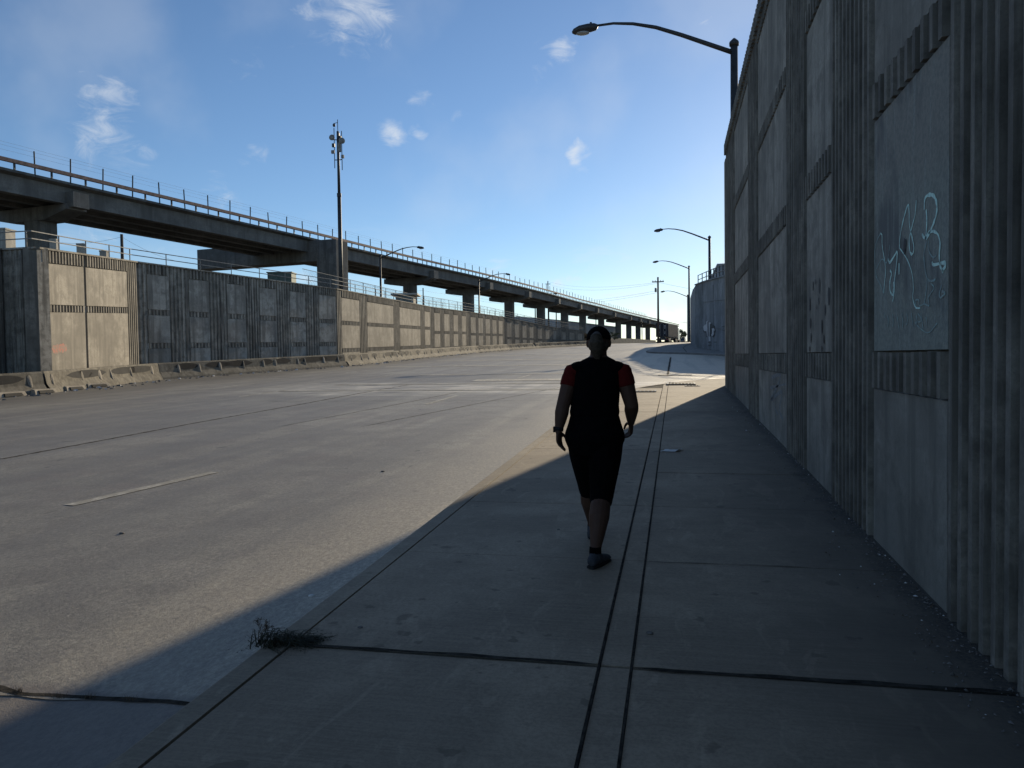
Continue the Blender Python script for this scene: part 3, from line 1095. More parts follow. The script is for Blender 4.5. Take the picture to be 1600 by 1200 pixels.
def left_wall():
    root = empty('retaining_wall', (-24, 40, zr(40)), 'long lower concrete retaining wall with recessed panels across the wide road', 'wall')
    n_f = len(LP) - 1
    facets = []
    for k in range(n_f):
        (p0, z0), (p1, z1) = LP[k], LP[k + 1]
        fc = Facet(p0, p1, None, None)
        fc.zt = (lambda s_, a=z0 + EYE, b=z1 + EYE, L=fc.L: lerp(a, b, s_ / L))
        fc.zb = (lambda s_, fc=fc: zr((fc.p0 + fc.u * s_).y) - .25)
        facets.append(fc)
    spec = {
        0: dict(mat='left', cols=[(0, 10, .3)], panels=[(-200, 8)], bands=[.32]),
        1: dict(mat='left_dark', ribs=[(12, 62)]),
        2: dict(mat='left', panels=[(66.5, 133), (136, 200)], ribs=[(202, 216)], bands=[.36]),
        3: dict(mat='left_dark', panels=[(232, 266), (297, 328), (356, 385), (407, 433), (454, 478), (499, 528)], bands=[.37, .70]),
        4: dict(mat='left', panels=[(534, 562), (574, 615), (625, 657), (664, 672)], bands=[.38, .80]),
        5: dict(mat='left', panels=[(678, 685), (692, 698), (704, 710), (716, 722)], bands=[.47, .86]),
        6: dict(mat='left', panels=[(727, 734), (740, 747), (752, 760), (763, 770)], bands=[.5]),
        7: dict(mat='left', panels=[(774, 782), (785, 793), (797, 805), (808, 816)], bands=[.6]),
        8: dict(mat='left', panels=[(819, 826), (830, 837), (841, 848), (852, 859)], bands=[.62]),
        9: dict(mat='left', panels=[(862, 868), (871, 877), (881, 886), (890, 895)], bands=[.62]),
    }
    for k, fc in enumerate(facets):
        sp = spec[k]
        pm, rm = sp['mat'] + '_panel', sp['mat'] + '_rib'
        mb = MB()
        fc.slab(mb, -.0 if k else 0, fc.L, fc.zb(0), fc.zb(fc.L), fc.zt(0), fc.zt(fc.L), -.5, 0)
        child_world(mb.build('wall_section', rm), root)
        pans = []
        pitch = .24 if k < 4 else .30
        for a, b in sp.get('panels', []):
            sa, sb = fc.s_at_px(a), fc.s_at_px(b)
            if k == 0:
                sa, sb = .3, fc.L - .35
            sa, sb = max(.06, sa), min(fc.L - .06, sb)
            if sb - sa < .3:
                continue
            pans.append((sa, sb))
        if k >= 5:
            pans = []
            npan = max(1, round((fc.L - .6) / 3.05))
            for q in range(npan):
                c0 = .3 + (fc.L - .6) * (q + .5) / npan
                hw = random.uniform(.86, .98)
                pans.append((c0 - hw, c0 + hw))
        # rib columns fill the space between panels
        gaps = []
        cur = .04
        for sa, sb in pans:
            if sa - cur > .25:
                gaps.append((cur, sa - .04))
            cur = sb + .04
        if fc.L - cur > .25:
            gaps.append((cur, fc.L - .04))
        if k in (1,):
            gaps = [(.08, fc.L - .1)]
        capH = .5
        for sa, sb in gaps:
            mb = MB()
            fc.ribs(mb, sa, sb, fc.zb, lambda s_: fc.zt(s_) - .02, pitch if k != 2 else .22, 0, .065, .6, .006)
            child_world(mb.build('ribbed_column', rm), root)
        for pi, (sa, sb) in enumerate(pans):
            # fractions of the visible height measured from the top
            lv = []
            def zf(s_, fr):
                top = fc.zt(s_) - capH
                bot = zr((fc.p0 + fc.u * s_).y)
                return lerp(top, bot, fr)
            cuts = [0.0] + [b for b in sp['bands'] if b < .93] + [1.06]
            for ci in range(len(cuts) - 1):
                f0, f1 = cuts[ci], cuts[ci + 1]
                mb = MB()
                bh = .14
                up0 = zf(sa, f0) - (bh if ci else 0)
                up1 = zf(sb, f0) - (bh if ci else 0)
                lo0 = zf(sa, f1) + (bh if ci < len(cuts) - 2 else 0)
                lo1 = zf(sb, f1) + (bh if ci < len(cuts) - 2 else 0)
                fc.slab(mb, sa, sb, lo0, lo1, up0, up1, 0, .06, .01)
                p = mb.build('smooth_panel', pm)
                child_world(p, root)
                if k == 2 and pi == 0 and ci == len(cuts) - 2:
                    mr = MB()
                    rnd = random.Random(5)
                    for q in range(4):
                        cs, cz = 1.0 + q * .22, zr(26) + 1.45 + rnd.uniform(-.12, .12)
                        pts = []
                        for j in range(18):
                            a = 2 * math.pi * j / 18
                            rr = 1 + .5 * mnoise.noise(Vector((math.cos(a) * 2 + q * 4, math.sin(a) * 2, 1)))
                            pts.append(fc.P(cs + .26 * rr * math.cos(a), .064 + q * .002, cz + .17 * rr * math.sin(a)))
                        i = mr.pts(pts)
                        mr.face([i + j for j in range(18)])
                    mr.build('red_scribble', 'red_spray_soft', p)
            for b in [b for b in sp['bands'] if b < .93]:
                mb = MB()
                fc.ribs(mb, sa, sb, lambda s_: zf(s_, b) - .13, lambda s_: zf(s_, b) + .13, pitch, 0, .07, .55, .006)
                child_world(mb.build('ribbed_band', rm), root)
            mb = MB()
            fc.ribs(mb, sa, sb, lambda s_: fc.zt(s_) - capH + .03, lambda s_: fc.zt(s_) - .02, pitch, 0, .10, .55, .01)
            child_world(mb.build('ribbed_band', rm), root)
        mb = MB()
        fc.slab(mb, 0, fc.L, fc.zt(0), fc.zt(fc.L), fc.zt(0) + .07, fc.zt(fc.L) + .07, -.5, .12)
        child_world(mb.build('coping', rm), root)
    return facets


mat_spray('red_spray_soft', (.50, .20, .15), (.29, .25, .20), .42, .62, 9)
FAC = left_wall()


def embankment():
    mb = MB()
    pts = [((x, y), z) for (x, y), z in LP]
    pts = [((-24, -40), 3.9)] + pts + [((-15.5, 150), 4.1), ((-14, 175), 3.6), ((-13, 230), 3.05)]
    prev = None
    for (p, z) in pts:
        zz = z + EYE - .12
        i = mb.pts([(p[0] - .25, p[1], zz), (p[0] - 12, p[1] + 1, zz + .05), (-160, p[1] + 10, zz), (-1500, p[1] + 60, zz - .5)])
        if prev is not None:
            for j in range(3):
                mb.face((i + j, prev + j, prev + j + 1, i + j + 1))
        prev = i
    mb.build('embankment', 'asphalt_earth', kind='structure', normals=True)


embankment()

# --- low continuous safety barrier at the foot of the left wall


def barrier_run(pts, name_label, mat='barrier', seed=1, broken=False):
    """concrete kerb barrier with sloped toe; knocked corners and dark worn recesses"""
    rnd = random.Random(seed)
    P = [Vector(p) for p in pts]
    L = [0]
    for a, b in zip(P, P[1:]):
        L.append(L[-1] + (b - a).length)
    tot = L[-1]
    def pos(s_):
        for k in range(len(P) - 1):
            if s_ <= L[k + 1] or k == len(P) - 2:
                t = (s_ - L[k]) / (L[k + 1] - L[k])
                u = (P[k + 1] - P[k]).normalized()
                return P[k].lerp(P[k + 1], t), Vector((u.y, -u.x))
    prof = [(.0, .80), (.16, .80), (.2, .74), (.27, .34), (.44, .10), (.47, 0), (.47, -.2)]
    mb = MB()
    n = max(6, int(tot / .3))
    prev = None
    c, _ = pos(tot / 2)
    org = (c.x, c.y, zr(c.y) + ROAD)
    for k in range(n + 1):
        s_ = tot * k / n
        p, nn = pos(s_)
        row = []
        for j, (o, z) in enumerate(prof):
            bite = 0
            if j in (1, 2, 3, 4):
                q = mnoise.noise(Vector((s_ * .9, seed * 3.3, j * .35)))
                bite = max(0, q - .42) * .35 if j < 3 else 0
            zz = z - (bite * .5 if j in (1, 2) else 0) 
            oo = o - (bite if j in (2, 3, 4) else 0)
            row.append((p.x + nn.x * (oo), p.y + nn.y * (oo), zr(p.y) + ROAD + zz))
        i = mb.pts(row)
        if prev is not None:
            for j in range(len(prof) - 1):
                mb.face((prev + j, prev + j + 1, i + j + 1, i + j))
        prev = i
    root = mb.build('roadside_barrier', mat, label=name_label, cat='barrier', origin=org, group='concrete barriers along the foot of the far wall')
    # dark stained runs and pale spalled patches, both with their own outline
    for kind, cnt in (('barrier_stain', int(tot / (2.2 if seed < 5 else 4.5)) + 1), ('patch', int(tot / 1.7) + 1)):
        for q in range(cnt):
            w = rnd.uniform(1.1, 3.2) if kind == 'barrier_stain' else rnd.uniform(.10, .26)
            s_ = tot * (q + rnd.uniform(.1, .8)) / cnt
            if s_ + w > tot:
                continue
            lo, hi = (.42, .74) if kind == 'barrier_stain' else (.22 + rnd.uniform(0, .1), .70)
            mb = MB()
            m = 8
            pv = None
            for j in range(m + 1):
                t = j / m
                a = s_ + w * t
                p, nn = pos(a)
                e = math.sin(math.pi * min(1, max(0, t))) ** .5
                zlo = lerp((lo + hi) / 2, lo, e * (1 + .2 * mnoise.noise(Vector((a * 3, 1, q)))))
                zhi = lerp((lo + hi) / 2, hi, e * (1 + .1 * mnoise.noise(Vector((a * 3, 5, q)))))
                off = lambda z: .27 - (z - .34) * .175 + .006 + (.004 if kind == 'patch' else 0) if z >= .34 else .27 + (.34 - z) * .71 + .01
                i = mb.pts([(p.x + nn.x * off(zlo), p.y + nn.y * off(zlo), zr(p.y) + ROAD + zlo),
                            (p.x + nn.x * off(zhi), p.y + nn.y * off(zhi), zr(p.y) + ROAD + min(.735, zhi))])
                if pv is not None:
                    mb.face((pv, i, i + 1, pv + 1))
                pv = i
            o = mb.build('stain' if kind == 'barrier_stain' else 'spalled_patch', kind)
            o.parent = root
            o.matrix_parent_inverse = Matrix.Translation(Vector(org)).inverted()


OFF = .62
def offs(k0, k1):
    out = []
    for k in range(k0, k1 + 1):
        (p, z) = LP[k]
        a = Vector(LP[max(0, k - 1)][0]) if k > k0 else Vector(p)
        b = Vector(LP[min(len(LP) - 1, k + 1)][0]) if k < k1 else Vector(p)
        u = (b - a).normalized()
        out.append((p[0] + u.y * OFF, p[1] - u.x * OFF))
    return out


barrier_run([(-24.0, 6), (-23.55, 15), (-23.1, 24.2)], 'worn barrier at the left edge with a row of broken low curbs in front', 'barrier', 1)
barrier_run([(-23.1, 24.25), (-24.6, 30.6), (-24.95, 33.2)], 'stained concrete barrier below the sunlit panel with red paint', 'barrier', 2)
barrier_run([(-24.93, 33.25), (-23.6, 40.5), (-22.15, 48.7)], 'long dark barrier under the shaded wall section', 'barrier', 3)
barrier_run([(-22.13, 48.8), (-22.6, 60), (-23.1, 70)], 'barrier with pale chipped patches where the sunlit wall begins', 'barrier', 4)
barrier_run([(-23.1, 70.1), (-23.3, 80), (-23.2, 88), (-22.3, 102)], 'sunlit sand coloured barrier along the middle of the far wall', 'barrier', 5)
barrier_run([(-22.3, 102.1), (-20.3, 115), (-18.0, 126), (-15.3, 137)], 'thin distant barrier where the far wall curves away', 'barrier', 6)

# broken low kerb pieces in front of the first barrier
rnd = random.Random(3)
proto = None
for k in range(6):
    p = [(-22.35, 19.2), (-22.5, 20.8), (-22.62, 22.5), (-22.7, 24.0), (-23.0, 25.8), (-23.3, 27.4)][k]
    if proto is None:
        root = empty('wheel_stop', (0, 0, 0), '', 'wheel stop', 'low curb pieces before the far barrier')
        mb = MB()
        mb.hexa([(-.16, -.62, -.1), (.2, -.66, -.1), (.22, .64, -.1), (-.16, .6, -.1), (-.1, -.55, .24), (.08, -.6, .2), (.1, .58, .22), (-.1, .5, .25)])
        mb.build('curb_block', 'patch', root, bevel=.02)
        mb = MB()
        mb.hexa([(.16, -.46, .03), (.232, -.46, .03), (.232, .4, .03), (.16, .4, .03), (.1, -.42, .17), (.15, -.42, .17), (.15, .36, .17), (.1, .36, .17)])
        mb.build('worn_recess', 'barrier_stain', root)
        proto = root
        o = root
    else:
        o = copy_tree(proto)
    o.location = (p[0], p[1], zr(p[1]) + ROAD)
    o.scale = (.8, 1.0, .75)
    o.rotation_euler = (0, 0, rnd.uniform(-.12, .2) + .1)
    o['label'] = ['low curb block at the left frame edge before the far barrier', 'low curb block second from the left edge before the barrier',
                  'low worn curb block before the dark wall return', 'low curb block at the corner of the dark return and the sunlit panel',
                  'pale low curb block under the red paint on the wall', 'last low curb block, nearest the joint between the wall panels'][k]

# loose litter and leaves against the barrier
mb = MB()
rnd = random.Random(9)
for k in range(420):
    t = rnd.random() ** 1.2
    y = 16 + 85 * t
    pts6 = [(16, -22.6), (24.2, -22.3), (31, -23.7), (33.2, -24.1), (48.7, -21.4), (70, -22.4), (88, -22.4), (102, -21.5)]
    x = interp(pts6, y) + rnd.random() ** 2 * 1.1
    s_ = rnd.uniform(.03, .11)
    a = rnd.uniform(0, 3.14)
    z = zr(y) + ROAD + .006
    mb.cur = 0 if rnd.random() < .7 else 1
    c_, d_ = math.cos(a) * s_, math.sin(a) * s_
    mb.hexa([(x - c_, y - d_, z), (x + d_ * .7, y - c_ * .7, z), (x + c_, y + d_, z), (x - d_ * .7, y + c_ * .7, z),
             (x - c_ * .6, y - d_ * .5, z + s_ * .5), (x + d_ * .5, y - c_ * .5, z + s_ * .3), (x + c_ * .7, y + d_ * .6, z + s_ * .6), (x - d_ * .4, y + c_ * .5, z + s_ * .2)])
mb.build('roadside_litter', ['stone', 'white_paint'], label='scattered litter and grit along the foot of the far barrier', cat='litter', kind='stuff')

# --- pipe railing along the top of the left wall


def polyline_sample(P, step, s0=0.0):
    out = []
    acc = s0
    for a, b in zip(P, P[1:]):
        L = (b - a).length
        while acc < L:
            out.append(a.lerp(b, acc / L))
            acc += step
        acc -= L
    return out


def railing():
    P = [Vector((p[0] - .22, p[1], z + EYE + .06)) for p, z in LP]
    root = empty('pipe_railing', P[4], 'two rail metal pipe railing on top of the long far wall', 'railing')
    for h in (.34, .62):
        mb = MB()
        for a, b in zip(P, P[1:]):
            mb.tube([a + Vector((0, 0, h)), b + Vector((0, 0, h))], .022, 6)
        child_world(mb.build('rail', 'steel_gal'), root)
    for q in polyline_sample(P, 2.3, .8)[:60]:
        mb = MB()
        mb.tube([q - Vector((0, 0, .05)), q + Vector((0, 0, .64))], .026, 6)
        child_world(mb.build('railing_post', 'steel_gal'), root)
    # chain link fence a little further back over the sunlit stretch
    Pf = [Vector((p[0] - 2.4, p[1], z + EYE)) for p, z in LP[4:]]
    fr = empty('chain_link_fence', Pf[1], 'thin chain link fence standing behind the far pipe railing', 'fence')
    for q in polyline_sample(Pf, 3.0, 6):
        mb = MB()
        mb.tube([q, q + Vector((0, 0, 1.5))], .03, 5)
        child_world(mb.build('fence_post', 'steel_gal'), fr)
    mb = MB()
    for a, b in zip(Pf, Pf[1:]):
        mb.tube([a + Vector((0, 0, 1.5)), b + Vector((0, 0, 1.5))], .02, 4)
        L = (b - a).length
        u = (b - a) / L
        t = 0
        while t < L - 1.4:
            p = a + u * t
            for sg in (0, 1):
                c_ = p + Vector((0, 0, 0 if sg else 1.5))
                d_ = p + u * 1.4 + Vector((0, 0, 1.5 if sg else 0))
                mb.tube([c_, d_], .005, 3, caps=False)
            t += .28
    child_world(mb.build('wire_mesh', 'steel_gal'), fr)


railing()

# ------------------------------------------------------------------ corner wall beyond the side street
CW = [((2.6, 134), 9.6), ((2.45, 110), 9.0), ((2.3, 89), 7.8), ((3.0, 84.5), 7.7), ((3.6, 74), 7.0), ((4.25, 64.5), 6.35), ((5.6, 60), 6.25), ((8.2, 57.2), 6.2), ((12, 55.6), 6.2), ((20, 55), 6.2), ((60, 55), 6.2)]


def corner_wall():
    root = empty('corner_retaining_wall', (4.3, 64.5, zr(64)), 'curved blue grey retaining wall with white and black graffiti across the side street', 'wall')
    mb = MB()
    prev = None
    for k, (p, z) in enumerate(CW):
        y = p[1]
        a = Vector(CW[max(0, k - 1)][0]); b = Vector(CW[min(len(CW) - 1, k + 1)][0])
        u = (b - a).normalized()
        nn = Vector((u.y, -u.x))       # outward: towards the road
        o = Vector(p)
        q = o - nn * .6
        i = mb.pts([(o.x, o.y, zr(y) - .4), (o.x, o.y, z + EYE), (q.x, q.y, z + EYE), (q.x, q.y, zr(y) - .4)])
        if prev is not None:
            mb.face((prev, i, i + 1, prev + 1))
            mb.face((prev + 1, i + 1, i + 2, prev + 2))
            mb.face((prev + 2, i + 2, i + 3, prev + 3))
        prev = i
    child_world(mb.build('wall_face', 'corner_wall', normals=True), root)
    # vertical ribs on the near curved part and a coping
    facs = []
    for k in range(2, len(CW) - 1):
        (p0, z0), (p1, z1) = CW[k], CW[k + 1]
        fc = Facet(p0, p1, None, None)
        facs.append((fc, z0 + EYE, z1 + EYE))
    for k, (fc, z0, z1) in enumerate(facs):
        mb = MB()
        zl = lambda s_: zr((fc.p0 + fc.u * s_).y) - .1
        zt = lambda s_: lerp(z0, z1, s_ / fc.L)
        if k in (0, 3, 5):
            fc.ribs(mb, .05, fc.L - .05, zl, lambda s_: zt(s_) - .1, .3, -.01, .07, .5)
            child_world(mb.build('ribbed_column', 'corner_wall'), root)
        elif fc.L > 3:
            # two smooth panels in relief with a band between
            for f0, f1 in ((.02, .28), (.32, .66), (.70, .93)):
                m2 = MB()
                za, zb = zl(0), zl(fc.L)
                fc.slab(m2, .25, min(fc.L - .25, 12), lerp(za, z0, f0), lerp(zb, z1, f0), lerp(za, z0, f1), lerp(zb, z1, f1), -.01, .05, .01)
                pn = m2.build('smooth_panel', 'corner_wall')
                child_world(pn, root)
        mb = MB()
        fc.slab(mb, 0, fc.L, z0, z1, z0 + .12, z1 + .12, -.6, .12)
        child_world(mb.build('coping', 'corner_wall'), root)
    # throw-up in white with black outline on the face towards the camera
    fc, z0, z1 = facs[2 if len(facs) > 2 else 0]
    fcs = facs[1]
    def gp(x, y):
        fc_ = fcs[0]
        d = ray(x, y)
        nn = fc_.n
        base = fc_.p0 + nn * .075
        t = (base.x * nn.x + base.y * nn.y) / (d.x * nn.x + d.y * nn.y)
        return Vector((d.x * t, d.y * t, EYE + d.z * t)), nn
    def poly(mb, pix, o):
        ps = []
        for (x, y) in pix:
            p, nn = gp(980 + x / 5.4529, 380 + y / 5.4529)
            ps.append((p.x + nn.x * o, p.y + nn.y * o, p.z))
        i = mb.pts(ps)
        mb.face([i + k for k in range(len(ps))])
    mb = MB()
    poly(mb, [(648, 712), (660, 695), (680, 690), (680, 740), (662, 752), (650, 735)], 0)
    poly(mb, [(674, 668), (688, 660), (690, 790), (676, 792)], .004)
    poly(mb, [(692, 672), (720, 680), (722, 694), (706, 700), (704, 760), (710, 832), (697, 835), (692, 770)], 0)
    poly(mb, [(716, 718), (740, 706), (746, 716), (738, 726), (746, 740), (742, 780), (728, 798), (712, 780), (722, 770), (724, 742)], .004)
    child_world(mb.build('white_throw_up', 'white_paint'), root)
    mb = MB()
    poly(mb, [(706, 690), (722, 676), (728, 700), (748, 706), (746, 722), (718, 728), (724, 760), (714, 794), (702, 796)], .014)
    poly(mb, [(646, 738), (660, 752), (676, 752), (676, 762), (654, 760)], .014)
    poly(mb, [(738, 742), (748, 744), (746, 782), (730, 802), (726, 794), (738, 776)], .016)
    poly(mb, [(684, 668), (694, 668), (695, 792), (686, 794)], .009)
    poly(mb, [(670, 760), (678, 760), (680, 800), (672, 800)], .01)
    child_world(mb.build('black_outline', 'black_paint'), root)
    mb = MB()
    for a, b in (((686, 842), (714, 842)), ((714, 842), (712, 868)), ((712, 868), (688, 868)), ((740, 842), (762, 840)), ((818, 840), (848, 842)), ((806, 710), (850, 700)), ((850, 700), (856, 742)), ((856, 742), (812, 744)), ((812, 744), (806, 710))):
        poly(mb, [a, b, (b[0] + 2, b[1] + 4), (a[0] + 2, a[1] + 4)], .006)
    child_world(mb.build('black_scrawl', 'black_paint'), root)
    # railing on the top
    P = [Vector((p[0] + .3, p[1] + .2, z + EYE + .12)) for p, z in CW[2:9]]
    rr = empty('pipe_railing', P[0], 'dark pipe railing on top of the curved corner wall', 'railing')
    for h in (.5, 1.0):
        mb = MB()
        for a, b in zip(P, P[1:]):
            mb.tube([a + Vector((0, 0, h)), b + Vector((0, 0, h))], .045, 6)
        child_world(mb.build('rail', 'steel_dark'), rr)
    for q in polyline_sample(P, 2.4, .0):
        mb = MB()
        mb.tube([q - Vector((0, 0, .1)), q + Vector((0, 0, 1.05))], .05, 6)
        child_world(mb.build('railing_post', 'steel_dark'), rr)
    mb = MB()
    pts = CW
    prev = None
    for (p, z) in pts:
        x2 = max(p[0] + 1, 60)
        i = mb.pts([(p[0] + .3, p[1] + .3, z + EYE - .1), (x2, p[1] + .3, z + EYE - .1)])
        if prev is not None:
            mb.face((prev, i, i + 1, prev + 1))
        prev = i
    mb.build('upper_terrace', 'asphalt_earth', kind='structure', normals=True)


corner_wall()

# stepped building above the corner wall
bl = empty('building', (9, 92, 9), 'plain pale stepped building above the curved corner wall', 'building')
mb = MB()
mb.box(4.7, 22, 88, 112, 9.0, at_depth(1110, 421, 88).z)
child_world(mb.build('main_block', 'block_wall'), bl)
mb = MB()
mb.box(3.9, 4.7, 89.5, 108, 9.0, at_depth(1095, 436, 88).z)
child_world(mb.build('side_block', 'block_wall'), bl)
mb = MB()
zz = at_depth(1110, 421, 88).z
mb.box(4.6, 22.1, 87.9, 112.1, zz, zz + .25)
child_world(mb.build('parapet', 'block_wall'), bl)
for k in range(3):
    mb = MB()
    mb.box(8 + k * 4.5, 10 + k * 4.5, 87.93, 88.05, zz - 2.0, zz - .9)
    child_world(mb.build('window', 'glass_dark'), bl)

# ================================================================== VIADUCT
H_DECK = 15.0
VD = [(67, 3.41), (506, 5.35), (641, 6.55), (732, 7.6), (796, 8.65), (845, 9.72), (882, 10.8), (910, 11.85), (939, 12.95), (966, 14.4), (990, 15.8), (1012, 17.3)]


def viaduct():
    E = []
    for x, inv in VD:
        dep = inv * 1e-3 * H_DECK * F
        p = at_depth(x, 557, dep)
        E.append(Vector((p.x, p.y)))
    d0 = (E[1] - E[0]).normalized()
    E = [E[0] - d0 * 60, E[0] - d0 * 26] + E
    dl = (E[-1] - E[-2]).normalized()
    E += [E[-1] + dl * 40, E[-1] + dl * 90]
    # smooth resample
    pts = []
    for i in range(len(E) - 1):
        p0, p1, p2, p3 = E[max(0, i - 1)], E[i], E[i + 1], E[min(len(E) - 1, i + 2)]
        for k in range(5):
            t = k / 5
            pts.append(.5 * ((2 * p1) + (p2 - p0) * t + (2 * p0 - 5 * p1 + 4 * p2 - p3) * t * t + (3 * p1 - p0 - 3 * p2 + p3) * t ** 3))
    pts.append(E[-1])
    for _ in range(6):
        pts = [pts[0]] + [(pts[i - 1] + pts[i] * 2 + pts[i + 1]) / 4 for i in range(1, len(pts) - 1)] + [pts[-1]]
    ZD = H_DECK + EYE
    def sweep(mb, prof, path=pts, closed=True):
        tl = []
        for k, p in enumerate(path):
            a, b = path[max(0, k - 1)], path[min(len(path) - 1, k + 1)]
            u = (b - a).normalized()
            n = Vector((-u.y, u.x))           # to the left = away from the road
            tl.append(mb.pts([(p.x + n.x * o, p.y + n.y * o, ZD + z) for o, z in prof]))
        m = len(prof)
        for p, q in zip(tl, tl[1:]):
            for j in range(m if closed else m - 1):
                j2 = (j + 1) % m
                mb.face((p + j, q + j, q + j2, p + j2))
        mb.face([tl[0] + j for j in range(m)])
        mb.face([tl[-1] + j for j in reversed(range(m))])
    root = empty('viaduct', (pts[30].x, pts[30].y, 6), 'long raised concrete viaduct on thick piers running beyond the far wall', 'viaduct')
    mb = MB()
    sweep(mb, [(0, 0), (9.2, 0), (9.2, -.2), (8.6, -.34), (.5, -.34), (0, -.2)])
    child_world(mb.build('deck_slab', 'pier', normals=True), root)
    for o0, o1 in ((.55, 1.25), (3.0, 3.7), (5.5, 6.2), (7.95, 8.65)):
        mb = MB()
        sweep(mb, [(o0, -.343), (o1, -.343), (o1 - .08, -1.5), (o1, -1.7), (o0, -1.7), (o0 + .02, -1.5)])
        child_world(mb.build('girder', 'girder', normals=True), root)
    # rusty cable trough along the near edge
    mb = MB()
    sweep(mb, [(-.12, .50), (.14, .50), (.14, .78), (-.12, .78)])
    child_world(mb.build('edge_trough', 'rust_rail', normals=True), root)
    mb = MB()
    sweep(mb, [(8.9, .50), (9.16, .50), (9.16, .78), (8.9, .78)])
    child_world(mb.build('edge_trough', 'rust_rail', normals=True), root)
    mb = MB()
    for hh in (1.35, 1.7, 1.95):
        for a, b in zip(pts, pts[1:]):
            mb.tube([(a.x, a.y, ZD + hh), (b.x, b.y, ZD + hh)], .007, 3, caps=False)
    child_world(mb.build('fence_wires', 'steel_gal'), root)
    P3 = [Vector((p.x, p.y, ZD)) for p in pts]
    sm = polyline_sample(P3, 3.1, 1.0)
    sm = [q for q in sm if q.y > 10][:99]
    for k, q in enumerate(sm):
        mb = MB()
        lean = random.uniform(-.06, .06)
        mb.tube([q + Vector((-.02, 0, -.1)), q + Vector((-.02 + lean, lean, 1.75 + random.uniform(-.05, .2)))], .06, 5)
        child_world(mb.build('railing_post', 'steel_dark'), root)
    mb = MB()
    for q in polyline_sample(P3, 3.1, 2.4):
        mb.box(q.x - .06, q.x + .06, q.y - .06, q.y + .06, ZD, ZD + .52)
    child_world(mb.build('trough_brackets', 'steel_dark'), root)
    # piers
    def locate(xp, off):
        best = None
        for k in range(len(pts) - 1):
            a, b = pts[k], pts[k + 1]
            u = (b - a).normalized()
            n = Vector((-u.y, u.x))
            for j in range(20):
                p = a.lerp(b, j / 20)
                c = p + n * off
                if (CAM_M.inverted() @ Vector((c.x, c.y, 12))).z > -1:
                    continue
                e = abs(px((c.x, c.y, 12))[0] - xp)
                if best is None or e < best[0]:
                    best = (e, p, u, n)
        return best[1:]
    cols = [67, 641, 732, 796, 845, 882, 910.5, 939.5, 966, 982.5, 997, 1012]
    for i, xp in enumerate(cols):
        p, u, n = locate(xp, 4.6)
        c = p + n * 4.6
        mb = MB()
        w = 1.05 if i == 0 else 1.0
        # octagonal-ish column: box with chamfered corners
        ring = []
        hw, hu, ch = .95 * w, .85 * w, .18
        prof = [(-hu, -hw + ch), (-hu + ch, -hw), (hu - ch, -hw), (hu, -hw + ch), (hu, hw - ch), (hu - ch, hw), (-hu + ch, hw), (-hu, hw - ch)]
        a0 = mb.pts([(c.x + u.x * a + n.x * b, c.y + u.y * a + n.y * b, 3.5) for a, b in prof])
        a1 = mb.pts([(c.x + u.x * a + n.x * b, c.y + u.y * a + n.y * b, ZD - 2.6) for a, b in prof])
        for j in range(8):
            mb.face((a0 + j, a0 + (j + 1) % 8, a1 + (j + 1) % 8, a1 + j))
        mb.face([a1 + j for j in range(8)])
        child_world(mb.build('pier_column', 'pier', normals=True), root)
        # hammerhead cap
        mb = MB()
        def q(o, a, z):
            r = p + n * o + u * a
            return (r.x, r.y, ZD + z)
        pr = [(.25, -1.72), (.25, -2.15), (2.9, -2.85), (6.6, -2.85), (9.0, -2.5), (9.0, -1.72)]
        i0 = mb.pts([q(o, -.95, z) for o, z in pr])
        i1 = mb.pts([q(o, .95, z) for o, z in pr])
        m = len(pr)
        for j in range(m):
            mb.face((i0 + j, i0 + (j + 1) % m, i1 + (j + 1) % m, i1 + j))
        mb.face([i0 + j for j in range(m)])
        mb.face([i1 + j for j in range(m)])
        cap = mb.build('pier_cap', 'pier', normals=True)
        child_world(cap, root)
        mb = MB()
        r = p + n * .1
        mb.obox((r.x, r.y), (u.x, u.y), .75, .42, ZD - 2.0, ZD - .75)
        ear = mb.build('end_block', 'girder')
        child_world(ear, root)
    # straddle bent: crossbeam carried by an outer column, sticking out beyond both sides
    p, u, n = locate(506, -1.0)
    bu = n
    a = p + n * (-2.1)
    b = p + n * 12.0
    # beam runs square to the view so that its far end shows at x=308
    bt = at_depth(318, 405, (CAM_M.inverted() @ Vector((a.x, a.y, 12))).z * -1 + 7.0)
    dvec = (Vector((bt.x, bt.y)) - a)
    dirv = dvec.normalized()
    Lb = dvec.length
    nv = Vector((-dirv.y, dirv.x))
    mb = MB()
    def Q(t, s_, z):
        r = a + dirv * t + nv * s_
        return (r.x, r.y, ZD + z)
    mb.hexa([Q(-1.1, -1.15, -2.9), Q(Lb, -1.15, -2.95), Q(Lb, 1.15, -2.95), Q(-1.1, 1.15, -2.9),
             Q(-1.1, -1.15, -.36), Q(Lb, -1.15, -.36), Q(Lb, 1.15, -.36), Q(-1.1, 1.15, -.36)])
    child_world(mb.build('straddle_beam', 'pier', normals=True, bevel=.06), root)
    mb = MB()
    mb.hexa([Q(-1.5, -1.3, 4 - ZD), Q(1.3, -1.3, 4 - ZD), Q(1.3, 1.3, 4 - ZD), Q(-1.5, 1.3, 4 - ZD),
             Q(-1.5, -1.3, -.45), Q(1.3, -1.3, -.45), Q(1.3, 1.3, -.45), Q(-1.5, 1.3, -.45)])
    child_world(mb.build('straddle_column', 'pier', normals=True, bevel=.06), root)
    mb = MB()
